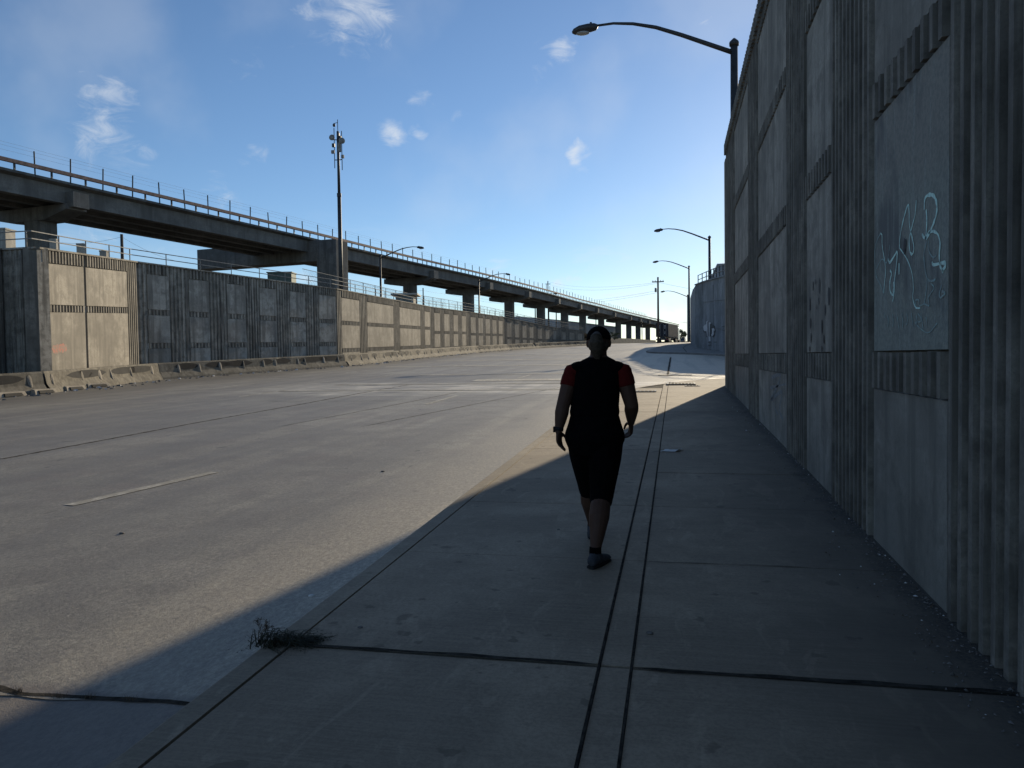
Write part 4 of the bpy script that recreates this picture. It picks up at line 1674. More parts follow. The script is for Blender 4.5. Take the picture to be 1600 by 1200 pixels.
    mb.hexa([Q(Lb - 2.2, -1.1, 4 - ZD), Q(Lb, -1.1, 4 - ZD), Q(Lb, 1.1, 4 - ZD), Q(Lb - 2.2, 1.1, 4 - ZD),
             Q(Lb - 2.2, -1.1, -5.6), Q(Lb - .2, -1.1, -5.6), Q(Lb - .2, 1.1, -5.6), Q(Lb - 2.2, 1.1, -5.6)])


viaduct()

# ================================================================== STREET LAMPS
LAMP_H = 11.9


def make_lamp():
    root = empty('street_lamp', (0, 0, 0), '', 'street lamp', 'curved arm street lamps')
    mb = MB(); mb.sm = True
    mb.tube([(0, 0, 0), (0, 0, .02), (0, 0, LAMP_H - .1)], [.17, .17, .125], 14)
    mb.build('pole', 'steel_dark', root)
    mb = MB()
    mb.obox((0, 0), (1, 0), .24, .24, -.1, .05)
    mb.build('base_plate', 'steel_dark', root)
    mb = MB(); mb.sm = True
    mb.tube([(0, 0, LAMP_H - .12), (0, 0, LAMP_H - .02), (0, 0, LAMP_H + .03), (0, 0, LAMP_H + .14)], [.165, .17, .15, .03], 14)
    mb.build('pole_cap', 'steel_dark', root)
    # arm: rises out of the pole, flattens and droops slightly at the luminaire (points to -X)
    z0 = LAMP_H - .35
    arm = [(0, 0, z0 - .02), (-.9, 0, z0 + .36), (-1.8, 0, z0 + .74), (-2.7, 0, z0 + 1.08), (-3.5, 0, z0 + 1.27), (-4.2, 0, z0 + 1.34), (-4.9, 0, z0 + 1.30)]
    mb = MB(); mb.sm = True
    mb.tube(arm, [.085, .08, .073, .065, .055, .045, .04], 12)
    mb.build('arm', 'steel_dark', root)
    mb = MB(); mb.sm = True
    mb.tube([(-4.75, 0, z0 + 1.31), (-4.85, 0, z0 + 1.27), (-5.1, 0, z0 + 1.24), (-5.4, 0, z0 + 1.20), (-5.6, 0, z0 + 1.15), (-5.68, 0, z0 + 1.13)],
            [(.05, .05), (.13, .14), (.15, .19), (.145, .2), (.10, .15), (.03, .05)], 16, flat=(0, 0, 1))
    h = mb.build('luminaire', 'lamp_head', root)
    mb = MB(); mb.sm = True
    mb.ell((-5.3, 0, z0 + 1.08), (.26, .15, .07), 14, 8)
    mb.build('lens', 'lens', h)
    mb = MB()
    mb.tube([(-5.0, 0, z0 + 1.3), (-5.0, 0, z0 + 1.44)], .04, 8)
    mb.build('photocell', 'lamp_head', h)
    return root


lamp0 = make_lamp()


def put_lamp(first, x, ytop, dep, rz, label, scale=1.0):
    p = at_depth(x, ytop, dep)
    o = lamp0 if first else copy_tree(lamp0)
    o.location = (p.x, p.y, p.z - LAMP_H * scale)
    o.rotation_euler = (0, 0, rz)
    o.scale = (scale,) * 3
    o['label'] = label
    return o


put_lamp(True, 1147, 66, 24.4, R(3), 'nearest street lamp, its big curved arm reaching over the end of the tall wall', .905)
put_lamp(False, 1108.5, 370, 80, R(4), 'street lamp rising behind the curved corner wall', 1.0)
put_lamp(False, 1076.5, 416, 122, R(4), 'street lamp beyond the corner wall, between the taller lamp and the utility pole', 1.0)
put_lamp(False, 1074.5, 461, 160, R(4), 'smallest street lamp on the right, its arm just above the lorry', .98)
put_lamp(False, 594, 399, 96, R(188), 'street lamp behind the far wall, nearest the tall antenna mast', .98)
put_lamp(False, 748, 437, 137, R(188), 'street lamp behind the far wall before the second open viaduct bay')
put_lamp(False, 836, 465, 196, R(188), 'distant street lamp before the viaduct piers, arm crossing the deck edge')
put_lamp(False, 931, 490, 250, R(188), 'far street lamp whose head stands just above the low end of the viaduct', .98)
put_lamp(False, 1003, 502, 290, R(188), 'farthest street lamp, beside the rear of the lorry', .98)


# ------------------------------------------------------------------ antenna mast
def mast():
    dep = 66.0
    b = at_depth(533.5, 470, dep)
    topz = at_depth(526, 208, dep).z
    root = empty('antenna_mast', (b.x, b.y, 5.5), 'tall dark steel antenna mast with small dishes at its top', 'mast')
    X, Y = b.x, b.y
    z1 = at_depth(530, 306, dep).z
    mb = MB(); mb.sm = True
    mb.tube([(X, Y, 5.3), (X, Y, z1)], [.19, .16], 12)
    child_world(mb.build('lower_pole', 'steel_dark'), root)
    mb = MB(); mb.sm = True
    mb.tube([(X, Y, z1 - .1), (X, Y, topz)], [.125, .105], 12)
    child_world(mb.build('upper_pole', 'steel_dark'), root)
    mb = MB()
    mb.tube([(X, Y, z1 - .15), (X, Y, z1 + .15)], [.19, .19], 12)
    child_world(mb.build('joint_collar', 'steel_dark'), root)
    mb = MB()
    mb.tube([(X, Y, topz - .3), (X, Y, topz + 1.0)], .03, 6)
    mb.tube([(X, Y, topz + .75), (X - .3, Y, topz + .7)], .025, 5)
    mb.ell((X - .33, Y, topz + .55), (.12, .12, .16))
    child_world(mb.build('top_camera', 'steel_dark'), root)
    zm = at_depth(526, 232, dep).z
    for sx, off in ((-1, .30), (1, .38)):
        mb = MB()
        mb.tube([(X + sx * off, Y - .1, zm - 2.0 + (sx < 0) * .2), (X + sx * off, Y - .1, zm + 1.3 + (sx < 0) * .3)], .035, 6)
        mb.tube([(X, Y, zm + .6), (X + sx * off, Y - .1, zm + .6)], .04, 6)
        mb.tube([(X, Y, zm - 1.1), (X + sx * off, Y - .1, zm - 1.1)], .04, 6)
        child_world(mb.build('side_bracket', 'steel_dark'), root)
    for (dx, dz, r) in ((-.42, .75, .25), (.42, .42, .27)):
        mb = MB(); mb.sm = True
        c = Vector((X + dx, Y - .2, zm + dz))
        d = Vector((.25 * (1 if dx > 0 else -1) + .35, -.9, 0)).normalized()
        mb.tube([c - d * .16, c - d * .05, c + d * .12, c + d * .14], [.12, r * .8, r, r * .97], 16)
        child_world(mb.build('dish', 'steel_gal'), root)
    for (dx, dz, w, h) in ((-.32, .1, .12, .16), (-.38, -.45, .14, .14), (.22, -.1, .13, .4), (.3, .55, .1, .3), (.5, -.9, .12, .14), (.14, .9, .1, .22)):
        mb = MB()
        mb.box(X + dx - w, X + dx + w, Y - .32, Y - .12, zm + dz - h, zm + dz + h)
        child_world(mb.build('radio_box', 'steel_gal' if dx < .6 and dz < .05 else 'steel_dark', bevel=.03), root)


mast()


# ------------------------------------------------------------------ utility poles
def utility_pole(x, ytop, dep, zb, label, arms=(), rad=.15, wires=()):
    p = at_depth(x, ytop, dep)
    root = empty('utility_pole', (p.x, p.y, zb), label, 'utility pole')
    mb = MB(); mb.sm = True
    mb.tube([(p.x, p.y, zb - .3), (p.x, p.y, p.z)], [rad * 1.15, rad * .8], 10)
    child_world(mb.build('pole', 'wood_pole'), root)
    for dz, w in arms:
        mb = MB()
        mb.box(p.x - w, p.x + w, p.y - .07, p.y + .07, p.z - dz - .09, p.z - dz + .09)
        ar = mb.build('crossarm', 'wood_pole')
        child_world(ar, root)
        for sx in (-.85, -.45, .45, .85):
            m2 = MB()
            m2.tube([(p.x + sx * w, p.y, p.z - dz + .09), (p.x + sx * w, p.y, p.z - dz + .32)], [.06, .045], 6)
            m2.build('insulator', 'steel_gal', ar)
    for (dz, q, sag) in wires:
        a = Vector((p.x, p.y, p.z - dz))
        b = Vector(q)
        mb = MB()
        pts = []
        for k in range(25):
            t = k / 24
            c = a.lerp(b, t)
            c.z -= sag * 4 * t * (1 - t)
            pts.append(c)
        mb.tube(pts, .015, 4, caps=False)
        child_world(mb.build('wire', 'steel_grey'), root)
    return p


p1 = at_depth(856, 440, 300)
p2 = at_depth(620, 455, 200)
u0 = utility_pole(1028, 433, 150, 3.9, 'tall wooden utility pole with crossarm standing behind the lorry', [(.9, 1.15)], .2,
             [(1.0, tuple(p1), 1.5), (1.2, tuple(p1 - Vector((0, 0, 1))), 1.8), (2.6, tuple(at_depth(700, 455, 230)), 3.0), (3.0, tuple(at_depth(700, 459, 230)), 3.0),
              (1.0, tuple(at_depth(1330, 470, 120)), 1.0), (8.2, tuple(at_depth(1330, 520, 120)), .5)])
mb = MB(); mb.sm = True
mb.tube([(u0.x - .45, u0.y - .1, u0.z - 2.9), (u0.x - .45, u0.y - .1, u0.z - 2.1)], .2, 10)
o = mb.build('transformer', 'steel_grey')
child_world(o, [q for q in bpy.data.objects if q.name.startswith('utility_pole')][0])
utility_pole(856, 439, 300, 5.5, 'distant thin pole seen above the viaduct deck next to a lamp head', [(1.2, 1.0)], .22)
utility_pole(190, 366, 90, 5.8, 'dark leaning pole behind the far wall left of the straddle beam', [], .2,
             [(.3, tuple(at_depth(60, 372, 120)), .8), (.3, tuple(at_depth(300, 412, 110)), .6)])
utility_pole(661, 450, 160, 6.2, 'bare pole behind the fence between the small hut and the first open pier bay', [], .14,
             [(.5, tuple(at_depth(760, 455, 240)), 1.0), (1.6, tuple(at_depth(760, 461, 240)), 1.0), (.5, tuple(at_depth(560, 440, 150)), .8)])
utility_pole(869, 482, 240, 5.5, 'bare pole framed by the fifth open viaduct bay', [], .2)
utility_pole(857, 480, 210, 5.5, 'bare pole just right of the fourth viaduct pier', [], .24)
utility_pole(811, 494, 260, 5.5, 'thin short pole between the third and fourth open piers', [], .16)

# ------------------------------------------------------------------ things on the far embankment


def stub(x0, x1, y0, dep, label, zb=5.6):
    a = at_depth(x0, y0, dep)
    b = at_depth(x1, y0, dep)
    w = (b - a).length / 2
    c = (a + b) / 2
    root = empty('concrete_post', (c.x, c.y, zb), label, 'concrete post', 'pale concrete posts behind the far railing')
    mb = MB()
    mb.obox((0, 0), (1, .25), w * .93, w * .8, 0, a.z - zb)
    mb.build('shaft', 'pale_concrete', root, bevel=.02)
    mb = MB()
    mb.obox((0, 0), (1, .25), w, w * .87, a.z - zb, a.z - zb + .08)
    mb.build('cap', 'pale_concrete', root)


stub(-16, 17, 361, 36, 'widest pale concrete post at the left frame edge')
stub(79, 90, 376, 40, 'grey concrete post right against the nearest viaduct pier')
stub(121, 132, 383, 44, 'tall cream concrete post between pier and dark pole')
stub(157, 168, 394, 48, 'short cream concrete post nearest the dark leaning pole')

mb = MB()
# rounded concrete lump by the pier
a = at_depth(45, 392, 33)
mb.sm = True
mb.tube([(a.x - .9, a.y, 6.02), (a.x - .75, a.y, 6.1), (a.x + .75, a.y, 6.1), (a.x + .9, a.y, 6.02)], [.14, .22, .22, .14], 10)
mb.build('concrete_block', 'pale_concrete', origin=(a.x, a.y, 5.9), label='low rounded concrete block on the wall top by the nearest pier', cat='block')

# green equipment cabinet
a = at_depth(422, 428, 62); b = at_depth(459, 431, 62)
root = empty('equipment_cabinet', ((a.x + b.x) / 2, (a.y + b.y) / 2, 6.2), 'dull green equipment cabinet behind the railing beside the straddle column', 'cabinet')
w = (b - a).length / 2
mb = MB(); mb.obox((0, 0), (b.x - a.x, b.y - a.y), w, .7, 0, a.z - 6.2)
mb.build('housing', 'box_green', root, bevel=.03)
mb = MB(); mb.obox((0, 0), (b.x - a.x, b.y - a.y), w + .06, .78, a.z - 6.2, a.z - 6.12)
mb.build('lid', 'box_green', root)
for s_ in (-.5, .5):
    mb = MB()
    u = Vector((b.x - a.x, b.y - a.y)).normalized()
    c = Vector((u.x * w * s_, u.y * w * s_)) + Vector((u.y, -u.x)) * .72
    mb.obox(c, u, w * .42, .02, .15, a.z - 6.35)
    mb.build('door', 'box_green', root)

# small hut with a flat overhanging roof
a = at_depth(621, 462, 76); b = at_depth(648, 463, 76)
u = Vector((b.x - a.x, b.y - a.y)).normalized()
c = (a + b) / 2
root = empty('guard_hut', (c.x, c.y, 6.3), 'small cream hut with flat beige roof behind the far railing', 'hut')
w = (b - a).length / 2
mb = MB(); mb.obox((0, 0), u, w, 1.0, 0, a.z - 6.3 - .05)
mb.build('wall', 'pale_concrete', root)
mb = MB(); mb.obox((0, 0), u, w + .45, 1.5, a.z - 6.3 - .04, a.z - 6.3 + .12)
mb.build('roof', 'roof_beige', root)
mb = MB(); q = Vector((u.y, -u.x)) * 1.01; mb.obox(q + u * .2, u, .4, .02, .9, 1.6)
mb.build('window', 'glass_dark', root)

# warehouse far behind
a = at_depth(872, 510, 260); b = at_depth(966, 503, 330)
u = Vector((b.x - a.x, b.y - a.y)).normalized()
nrm = Vector((-u.y, u.x))
root = empty('warehouse', (a.x, a.y, 4.5), 'long low grey warehouse seen between the viaduct piers', 'building')
mb = MB()
L = (Vector((b.x, b.y)) - Vector((a.x, a.y))).length
cc = Vector((a.x, a.y)) + u * L / 2 + nrm * 15
mb.obox(cc, u, L / 2, 15, 4, (a.z + b.z) / 2)
child_world(mb.build('wall', 'warehouse'), root)
mb = MB()
zt_ = (a.z + b.z) / 2
i = mb.pts([(cc.x + u.x * k * L / 2 + nrm.x * m_ * 15.4, cc.y + u.y * k * L / 2 + nrm.y * m_ * 15.4, zt_ + (.004 if m_ else 1.8)) for k in (-1, 1) for m_ in (-1, 0, 1)])
for f in ((0, 3, 4, 1), (1, 4, 5, 2), (0, 1, 2), (3, 5, 4), (0, 2, 5, 3)):
    mb.face([i + k for k in f])
child_world(mb.build('roof', 'warehouse'), root)
for k in range(8):
    mb = MB()
    q = Vector((a.x, a.y)) + u * (L * (k + .5) / 8) - nrm * .06
    mb.obox(q, u, 2.2, .08, 4.6, 7.4)
    child_world(mb.build('loading_door', 'block_wall'), root)

# low sunlit wall at the crest, left of the lorry
a = gpt(912, 537, ROAD)
pa, pb = at_depth(906, 538, 150), at_depth(1024, 533, 215)
mb = MB()
u = Vector((pb.x - pa.x, pb.y - pa.y))
n = 20
prev = None
for k in range(n + 1):
    t = k / n
    x, y = lerp(pa.x, pb.x, t), lerp(pa.y, pb.y, t)
    h = 1.15 + .1 * mnoise.noise(Vector((k * .7, 0, 0)))
    nn = Vector((u.y, -u.x)).normalized()
    i = mb.pts([(x + nn.x * .25, y + nn.y * .25, zr(y) - .3), (x + nn.x * .1, y + nn.y * .1, zr(y) + h), (x - nn.x * .1, y - nn.y * .1, zr(y) + h), (x - nn.x * .25, y - nn.y * .25, zr(y) - .3)])
    if prev is not None:
        for j in range(3):
            mb.face((prev + j, i + j, i + j + 1, prev + j + 1))
    prev = i
mb.build('roadside_barrier', 'barrier', label='low sunlit barrier at the crest of the road behind the walker\'s head', cat='barrier', normals=True, origin=(pa.x, pa.y, zr(pa.y)))


# ------------------------------------------------------------------ vegetation
def foliage(name, c, rx, ry, rz, n, leaf, label, cat, mat='leaf_mid', trunk=0.0, group=None, seed=1):
    rnd = random.Random(seed)
    root = empty(name, (c[0], c[1], c[2]), label, cat, group)
    clumps = [(Vector((rnd.uniform(-.7, .7) * rx, rnd.uniform(-.7, .7) * ry, trunk + rz * (1 + rnd.uniform(-.75, .75)))), rnd.uniform(.25, .5)) for _ in range(9)]
    mb = MB()
    for k in range(n):
        cc, r = rnd.choice(clumps)
        d = Vector((rnd.gauss(0, 1), rnd.gauss(0, 1), rnd.gauss(0, 1))).normalized() * (rnd.random() ** .4) * r
        p = cc + Vector((d.x * rx, d.y * ry, d.z * rz))
        a = Vector((rnd.gauss(0, 1), rnd.gauss(0, 1), rnd.gauss(0, 1))).normalized() * leaf
        b = Vector((rnd.gauss(0, 1), rnd.gauss(0, 1), rnd.gauss(0, 1))).normalized() * leaf * .6
        i = mb.pts([p - a, p + b, p + a, p - b])
        mb.face((i, i + 1, i + 2, i + 3))
    mb.build('crown', mat, root)
    mb = MB(); mb.sm = True
    mb.tube([(0, 0, -.2), (.05, 0, trunk * .6), (0, .05, trunk + rz)], [.05 + rx * .06, .04 + rx * .04, .02], 8)
    for cc, r in clumps[:5]:
        mb.tube([(0, 0, trunk * .7 + .1), cc * .6 + Vector((0, 0, .2)), cc], [.03 + rx * .02, .02 + rx * .01, .01], 6)
    mb.build('trunk', 'wood_pole', root)
    return root


p = at_depth(1067, 530, 235)
foliage('tree', (p.x, p.y, 4.4), 1.6, 1.6, 1.9, 1500, .16, 'small round tree at the road crest right of the lorry', 'tree', 'leaf_mid', 1.2, seed=3)
p = at_depth(960, 522, 165)
foliage('shrub', (p.x, p.y, 5.3), 1.3, 1.3, .7, 900, .10, 'low dark shrub under the viaduct beside the walker\'s head', 'shrub', 'leaf_mid', 0, seed=5)
p = at_depth(779, 497, 118)
foliage('shrub', (p.x, p.y, 6.7), .9, .9, .8, 500, .08, 'scraggy bush on the far wall top before the third pier', 'shrub', 'leaf_dark', 0, seed=6)
p = at_depth(1000, 524, 230)
foliage('shrub', (p.x, p.y, 4.9), 2.2, 1.2, .6, 800, .12, 'wide low bush behind the crest barrier near the lorry', 'shrub', 'leaf_mid', 0, seed=8)


def treeline():
    mb = MB()
    rnd = random.Random(12)
    a, b = at_depth(948, 530, 300), at_depth(1085, 530, 285)
    for k in range(5200):
        t = rnd.random()
        top = 6.6 + 1.1 * mnoise.noise(Vector((t * 14, 0, 0))) + .8 * mnoise.noise(Vector((t * 50, 3, 0)))
        z = 4.3 + (top - 4.3) * rnd.random() ** .7
        p = Vector((lerp(a.x, b.x, t), lerp(a.y, b.y, t) + rnd.uniform(-2.5, 2.5), z))
        e = Vector((rnd.gauss(0, 1), rnd.gauss(0, 1), rnd.gauss(0, 1))).normalized() * .45
        f = Vector((rnd.gauss(0, 1), rnd.gauss(0, 1), rnd.gauss(0, 1))).normalized() * .3
        i = mb.pts([p - e, p + f, p + e, p - f])
        mb.face((i, i + 1, i + 2, i + 3))
    mb.build('distant_treeline', 'leaf_mid', label='low dark line of distant scrub behind the last viaduct piers', cat='trees', kind='stuff')


treeline()


def weed():
    """weed growing out of the kerb joint"""
    c = gpt(412, 1010, 0)
    root = empty('weed', (c.x, c.y, c.z), 'dark weed clump growing from the kerb joint with a dry upright stem', 'weed')
    rnd = random.Random(4)
    mb = MB()
    # sprawling grassy runners leaning along the joint to the right/away
    for k in range(380):
        far = rnd.random()
        a = rnd.gauss(.45, .5) if far < .75 else rnd.uniform(0, 6.28)
        L = rnd.uniform(.03, .12) if rnd.random() < .6 else rnd.uniform(.12, .22)
        t0 = rnd.random() ** 1.3
        base = Vector((-.03 + .26 * t0, -.01 + .11 * t0, 0)) + Vector((rnd.gauss(0, .028 * (1.2 - t0)), rnd.gauss(0, .02 * (1.2 - t0)), 0))
        d = Vector((math.cos(a), math.sin(a), 0))
        h = rnd.uniform(.005, .075) * (1.3 - t0)
        pts = [base, base + d * L * .4 + Vector((0, 0, h)), base + d * L * .75 + Vector((0, 0, h * .9)), base + d * L + Vector((0, 0, h * .3))]
        s_ = Vector((-d.y, d.x, .3)) * rnd.uniform(.0015, .0035)
        idx = []
        for j, p in enumerate(pts):
            w = s_ * (1 - j / 3.2)
            idx.append(mb.pts([p - w, p + w]))
        for q, r in zip(idx, idx[1:]):
            mb.face((q, q + 1, r + 1, r))
        for j in range(3):
            lp = pts[1].lerp(pts[3], rnd.random())
            e = Vector((rnd.gauss(0, 1), rnd.gauss(0, 1), rnd.gauss(0, .6))).normalized() * rnd.uniform(.005, .014)
            f = Vector((rnd.gauss(0, 1), rnd.gauss(0, 1), rnd.gauss(0, .6))).normalized() * .004
            i = mb.pts([lp, lp + e * .5 + f, lp + e, lp + e * .5 - f])
            mb.face((i, i + 1, i + 2, i + 3))
    mb.build('leaves', 'leaf_dark', root)
    mb = MB()
    def branch(p, d, L, r, depth):
        q = p + d * L
        mb.tube([p, (p + q) / 2 + Vector((rnd.gauss(0, .004), rnd.gauss(0, .004), 0)), q], [r, r * .85, r * .6], 5)
        if depth == 0:
            for k in range(7):
                c_ = q + Vector((rnd.gauss(0, .006), rnd.gauss(0, .005), rnd.gauss(0, .004)))
                mb.ell(c_, (.0022, .0022, .0018), 5, 4)
            return
        for k in range(3):
            dd = (d + Vector((rnd.gauss(.25, .5), rnd.gauss(.0, .3), rnd.gauss(0, .3)))).normalized()
            branch(q - d * L * rnd.uniform(0, .5), dd, L * rnd.uniform(.55, .8), r * .65, depth - 1)
    branch(Vector((-.045, .02, 0)), Vector((.0, .1, 1)).normalized(), .075, .002, 3)
    mb.build('dry_stem', 'dry_stem', root)
    mb = MB()
    branch(Vector((-.045, .02, .01)), Vector((.3, .2, .9)).normalized(), .055, .0018, 2)
    mb.build('dry_stem', 'dry_stem', root)


weed()
rnd = random.Random(21)
# grass tufts in the gutter joint at lower left
for k, (x, y) in enumerate([(90, 1091), (140, 1092), (200, 1095), (30, 1082)]):
    c = gpt(x, y, ROAD)
    mb = MB()
    for j in range(34):
        a = rnd.uniform(0, 6.28)
        L = rnd.uniform(.012, .04)
        b = c + Vector((rnd.gauss(0, .018), rnd.gauss(0, .006), 0))
        t = b + Vector((math.cos(a) * L * .7, math.sin(a) * L * .5, L))
        s_ = Vector((.0015, 0, 0))
        i = mb.pts([b - s_, b + s_, t])
        mb.face((i, i + 1, i + 2))
    mb.build('grass_tuft', 'dry_stem', origin=tuple(c), cat='grass', group='dry tufts in the road joint',
             label=['dry tuft in the road joint, third from the right', 'dry tuft in the road joint, second from the right', 'rightmost dry tuft in the road joint, nearest the shadow', 'leftmost dry tuft in the road joint'][k])

# stones and twigs on the pavement
for (x, y, s_, dz, lab) in ((563, 981, .011, 0, 'small pale pebble on the shaded slab right of the weed'), (873, 828, .010, 0, 'tiny pebble on the slab left of the walker\'s front foot'),
                        (1015, 990, .014, 0, 'dark pebble on the slab right of the double seam'), (598, 737, .018, ROAD, 'dark stone lying on the sunlit road beyond the lane stripe'),
                        (190, 834, .017, ROAD, 'flat dark stone on the road below the lane stripe'), (735, 772, .015, ROAD, 'dark chip against the sunlit kerb'),
                        (487, 932, .016, 0, 'white chip on the kerb edge at the shadow line')):
    c = gpt(x, y, dz)
    mb = MB(); mb.sm = True
    mb.ell((c.x, c.y, c.z + s_ * .3), (s_ * 1.5, s_, s_ * .55), 9, 6)
    mb.v = [(a + rnd.gauss(0, s_ * .08), b + rnd.gauss(0, s_ * .08), cc + rnd.gauss(0, s_ * .05)) for a, b, cc in mb.v]
    mb.build('pebble', 'paper' if 'white' in lab else 'stone', origin=tuple(c), label=lab, cat='pebble', group='pebbles on the pavement and road')

# grit, leaf bits and soot gathered along the foot of the right wall
mb = MB()
rnd = random.Random(77)
for k in range(2600):
    y = .8 + 21 * rnd.random() ** 1.5
    d = rnd.random() ** 2.6 * (.16 + .34 * max(0, .5 + mnoise.noise(Vector((y * .8, 2, 0)))))
    x = 1.475 - d
    s_ = rnd.uniform(.003, .011) * (1.6 if rnd.random() < .06 else 1)
    a = rnd.uniform(0, 3.14)
    z = zr(y) + .003
    mb.cur = 0 if rnd.random() < .75 else (1 if rnd.random() < .85 else 2)
    c_, d_ = math.cos(a) * s_, math.sin(a) * s_
    i = mb.pts([(x - c_, y - d_, z), (x + d_ * .6, y - c_ * .6, z), (x + c_, y + d_, z), (x - d_ * .6, y + c_ * .6, z), (x, y, z + s_ * rnd.uniform(.3, 1.1))])
    for q in range(4):
        mb.face((i + q, i + (q + 1) % 4, i + 4))
mb.build('wall_foot_grit', ['stone', 'dry_stem', 'paper'], label='grit and dead leaf bits gathered along the foot of the ribbed wall', cat='litter', kind='stuff')

# sheet of paper on the sidewalk
c = gpt(1049, 705, 0)
mb = MB()
G = 6
ids = {}
for i in range(G + 1):
    for j in range(G + 1):
        u_, v_ = (i / G - .5) * .24, (j / G - .5) * .2
        ids[i, j] = mb.pts([(c.x + u_ + v_ * .3, c.y + v_, c.z + .008 + .018 * abs(mnoise.noise(Vector((i * .6, j * .6, 3)))) + (.02 if i == G else 0))])
for i in range(G):
    for j in range(G):
        mb.face((ids[i, j], ids[i + 1, j], ids[i + 1, j + 1], ids[i, j + 1]))
mb.sm = True
o = mb.build('paper_sheet', 'paper', origin=tuple(c), label='crumpled white sheet of paper lying on the shaded sidewalk', cat='paper')
md = o.modifiers.new('s', 'SOLIDIFY'); md.thickness = .001

# storm drain and access cover near the corner


def grate(x, y, lab, w, l):
    c = gpt(x, y, 0)
    root = empty('storm_drain', (c.x, c.y, c.z), lab, 'drain')
    mb = MB(); mb.box(-w, w, -l, l, -.05, .006)
    mb.build('pit', 'dirt', root)
    mb = MB()
    for s_ in (-1, 1):
        mb.box(s_ * w - .03, s_ * w + .03, -l, l, -.02, .016)
    mb.box(-w, w, -l - .03, -l + .03, -.02, .014)
    mb.box(-w, w, l - .03, l + .03, -.02, .014)
    mb.build('frame', 'steel_dark', root)
    mb = MB()
    k = -w + .1
    while k < w - .05:
        mb.box(k - .012, k + .012, -l + .03, l - .03, -.02, .011)
        k += .11
    mb.build('grate_bars', 'steel_dark', root)


grate(1064, 599, 'dark storm drain on the sunlit corner of the sidewalk', .42, .9)
grate(1010, 611, 'smaller dark drain cover by the curved kerb', .26, .45)
grate(1082, 603, 'thin utility cover right of the storm drain', .2, .2)


# ------------------------------------------------------------------ container lorry
def truck():
    p = gpt(1034.5, 531, 0)
    pr = at_depth(1034.5, 532, 158)
    y0 = pr.y
    root = empty('container_truck', (pr.x, pr.y, zr(pr.y) + ROAD), 'container lorry with dark navy rear doors at the top of the rise', 'truck', None, R(-9.5))
    W, L, Hc, z0 = 1.25, 12.2, 2.75, 1.25
    mb = MB()
    mb.box(-W, W, .06, L, z0, z0 + Hc)
    # corrugated sides
    for s_ in (-1, 1):
        k = .3
        while k < L - .3:
            mb.box(s_ * W - .03, s_ * W + .03, k, k + .14, z0 + .15, z0 + Hc - .15)
            k += .28
    mb.build('container', 'container_side', root)
    for s_ in (-1, 1):
        mb = MB()
        mb.box(-W if s_ < 0 else .02, -.02 if s_ < 0 else W, 0, .055, z0 + .05, z0 + Hc - .05)
        d = mb.build('rear_door', 'container_navy', root)
        for xx in (.3, .85):
            m2 = MB()
            m2.tube([(s_ * xx, -.04, z0 + .1), (s_ * xx, -.04, z0 + Hc - .1)], .03, 6)
            m2.build('lock_rod', 'steel_gal', d)
        m2 = MB()
        for j, (zz, ww) in enumerate(((2.2, .3), (1.95, .3), (1.7, .22), (.9, .26), (.6, .18))):
            m2.box(s_ * .58 - ww / 2, s_ * .58 + ww / 2, -.012, -.002, z0 + zz, z0 + zz + .1)
        m2.build('stencil_marks', 'white_paint', d)
    mb = MB()
    for x0_, x1_, za, zb in ((-W - .01, -W + .1, z0, z0 + Hc + .01), (W - .1, W + .01, z0, z0 + Hc + .01)):
        mb.box(x0_, x1_, -.01, .0, za, zb)
    mb.box(-W + .1, W - .1, -.01, .0, z0 + Hc - .1, z0 + Hc + .01)
    mb.build('door_frame', 'container_navy', root)
    mb = MB()
    mb.box(-.5, .5, .2, 14.5, .85, z0 - .01)
    mb.box(-W, W, .0, .12, .55, .8)
    mb.build('chassis', 'steel_dark', root)
    for s_ in (-1, 1):
        mb = MB(); mb.box(s_ * .95 - .18, s_ * .95 + .18, -.03, -.002, .6, .74)
        mb.build('tail_light', 'lamp_red', root)
        for yy in (1.3, 2.6, 9.8, 11.1, 14.9):
            mb = MB(); mb.sm = True
            mb.tube([(s_ * .7, yy, .5), (s_ * 1.2, yy, .5)], .5, 18)
            wv = mb.build('wheel', 'rubber', root)
            m2 = MB(); m2.sm = True
            m2.tube([(s_ * 1.1, yy, .5), (s_ * 1.215, yy, .5)], .26, 12)
            m2.build('rim', 'steel_gal', wv)
        mb = MB(); mb.box(s_ * .95 - .25, s_ * .95 + .25, .9, .93, .35, 1.1)
        mb.build('mud_flap', 'rubber', root)
    mb = MB()
    mb.hexa([(-1.2, 12.9, .7), (1.2, 12.9, .7), (1.2, 15.6, .7), (-1.2, 15.6, .7), (-1.15, 13.0, 3.5), (1.15, 13.0, 3.5), (1.1, 14.9, 3.4), (-1.1, 14.9, 3.4)])
    mb.build('cab', 'car_paint', root, bevel=.1)


truck()


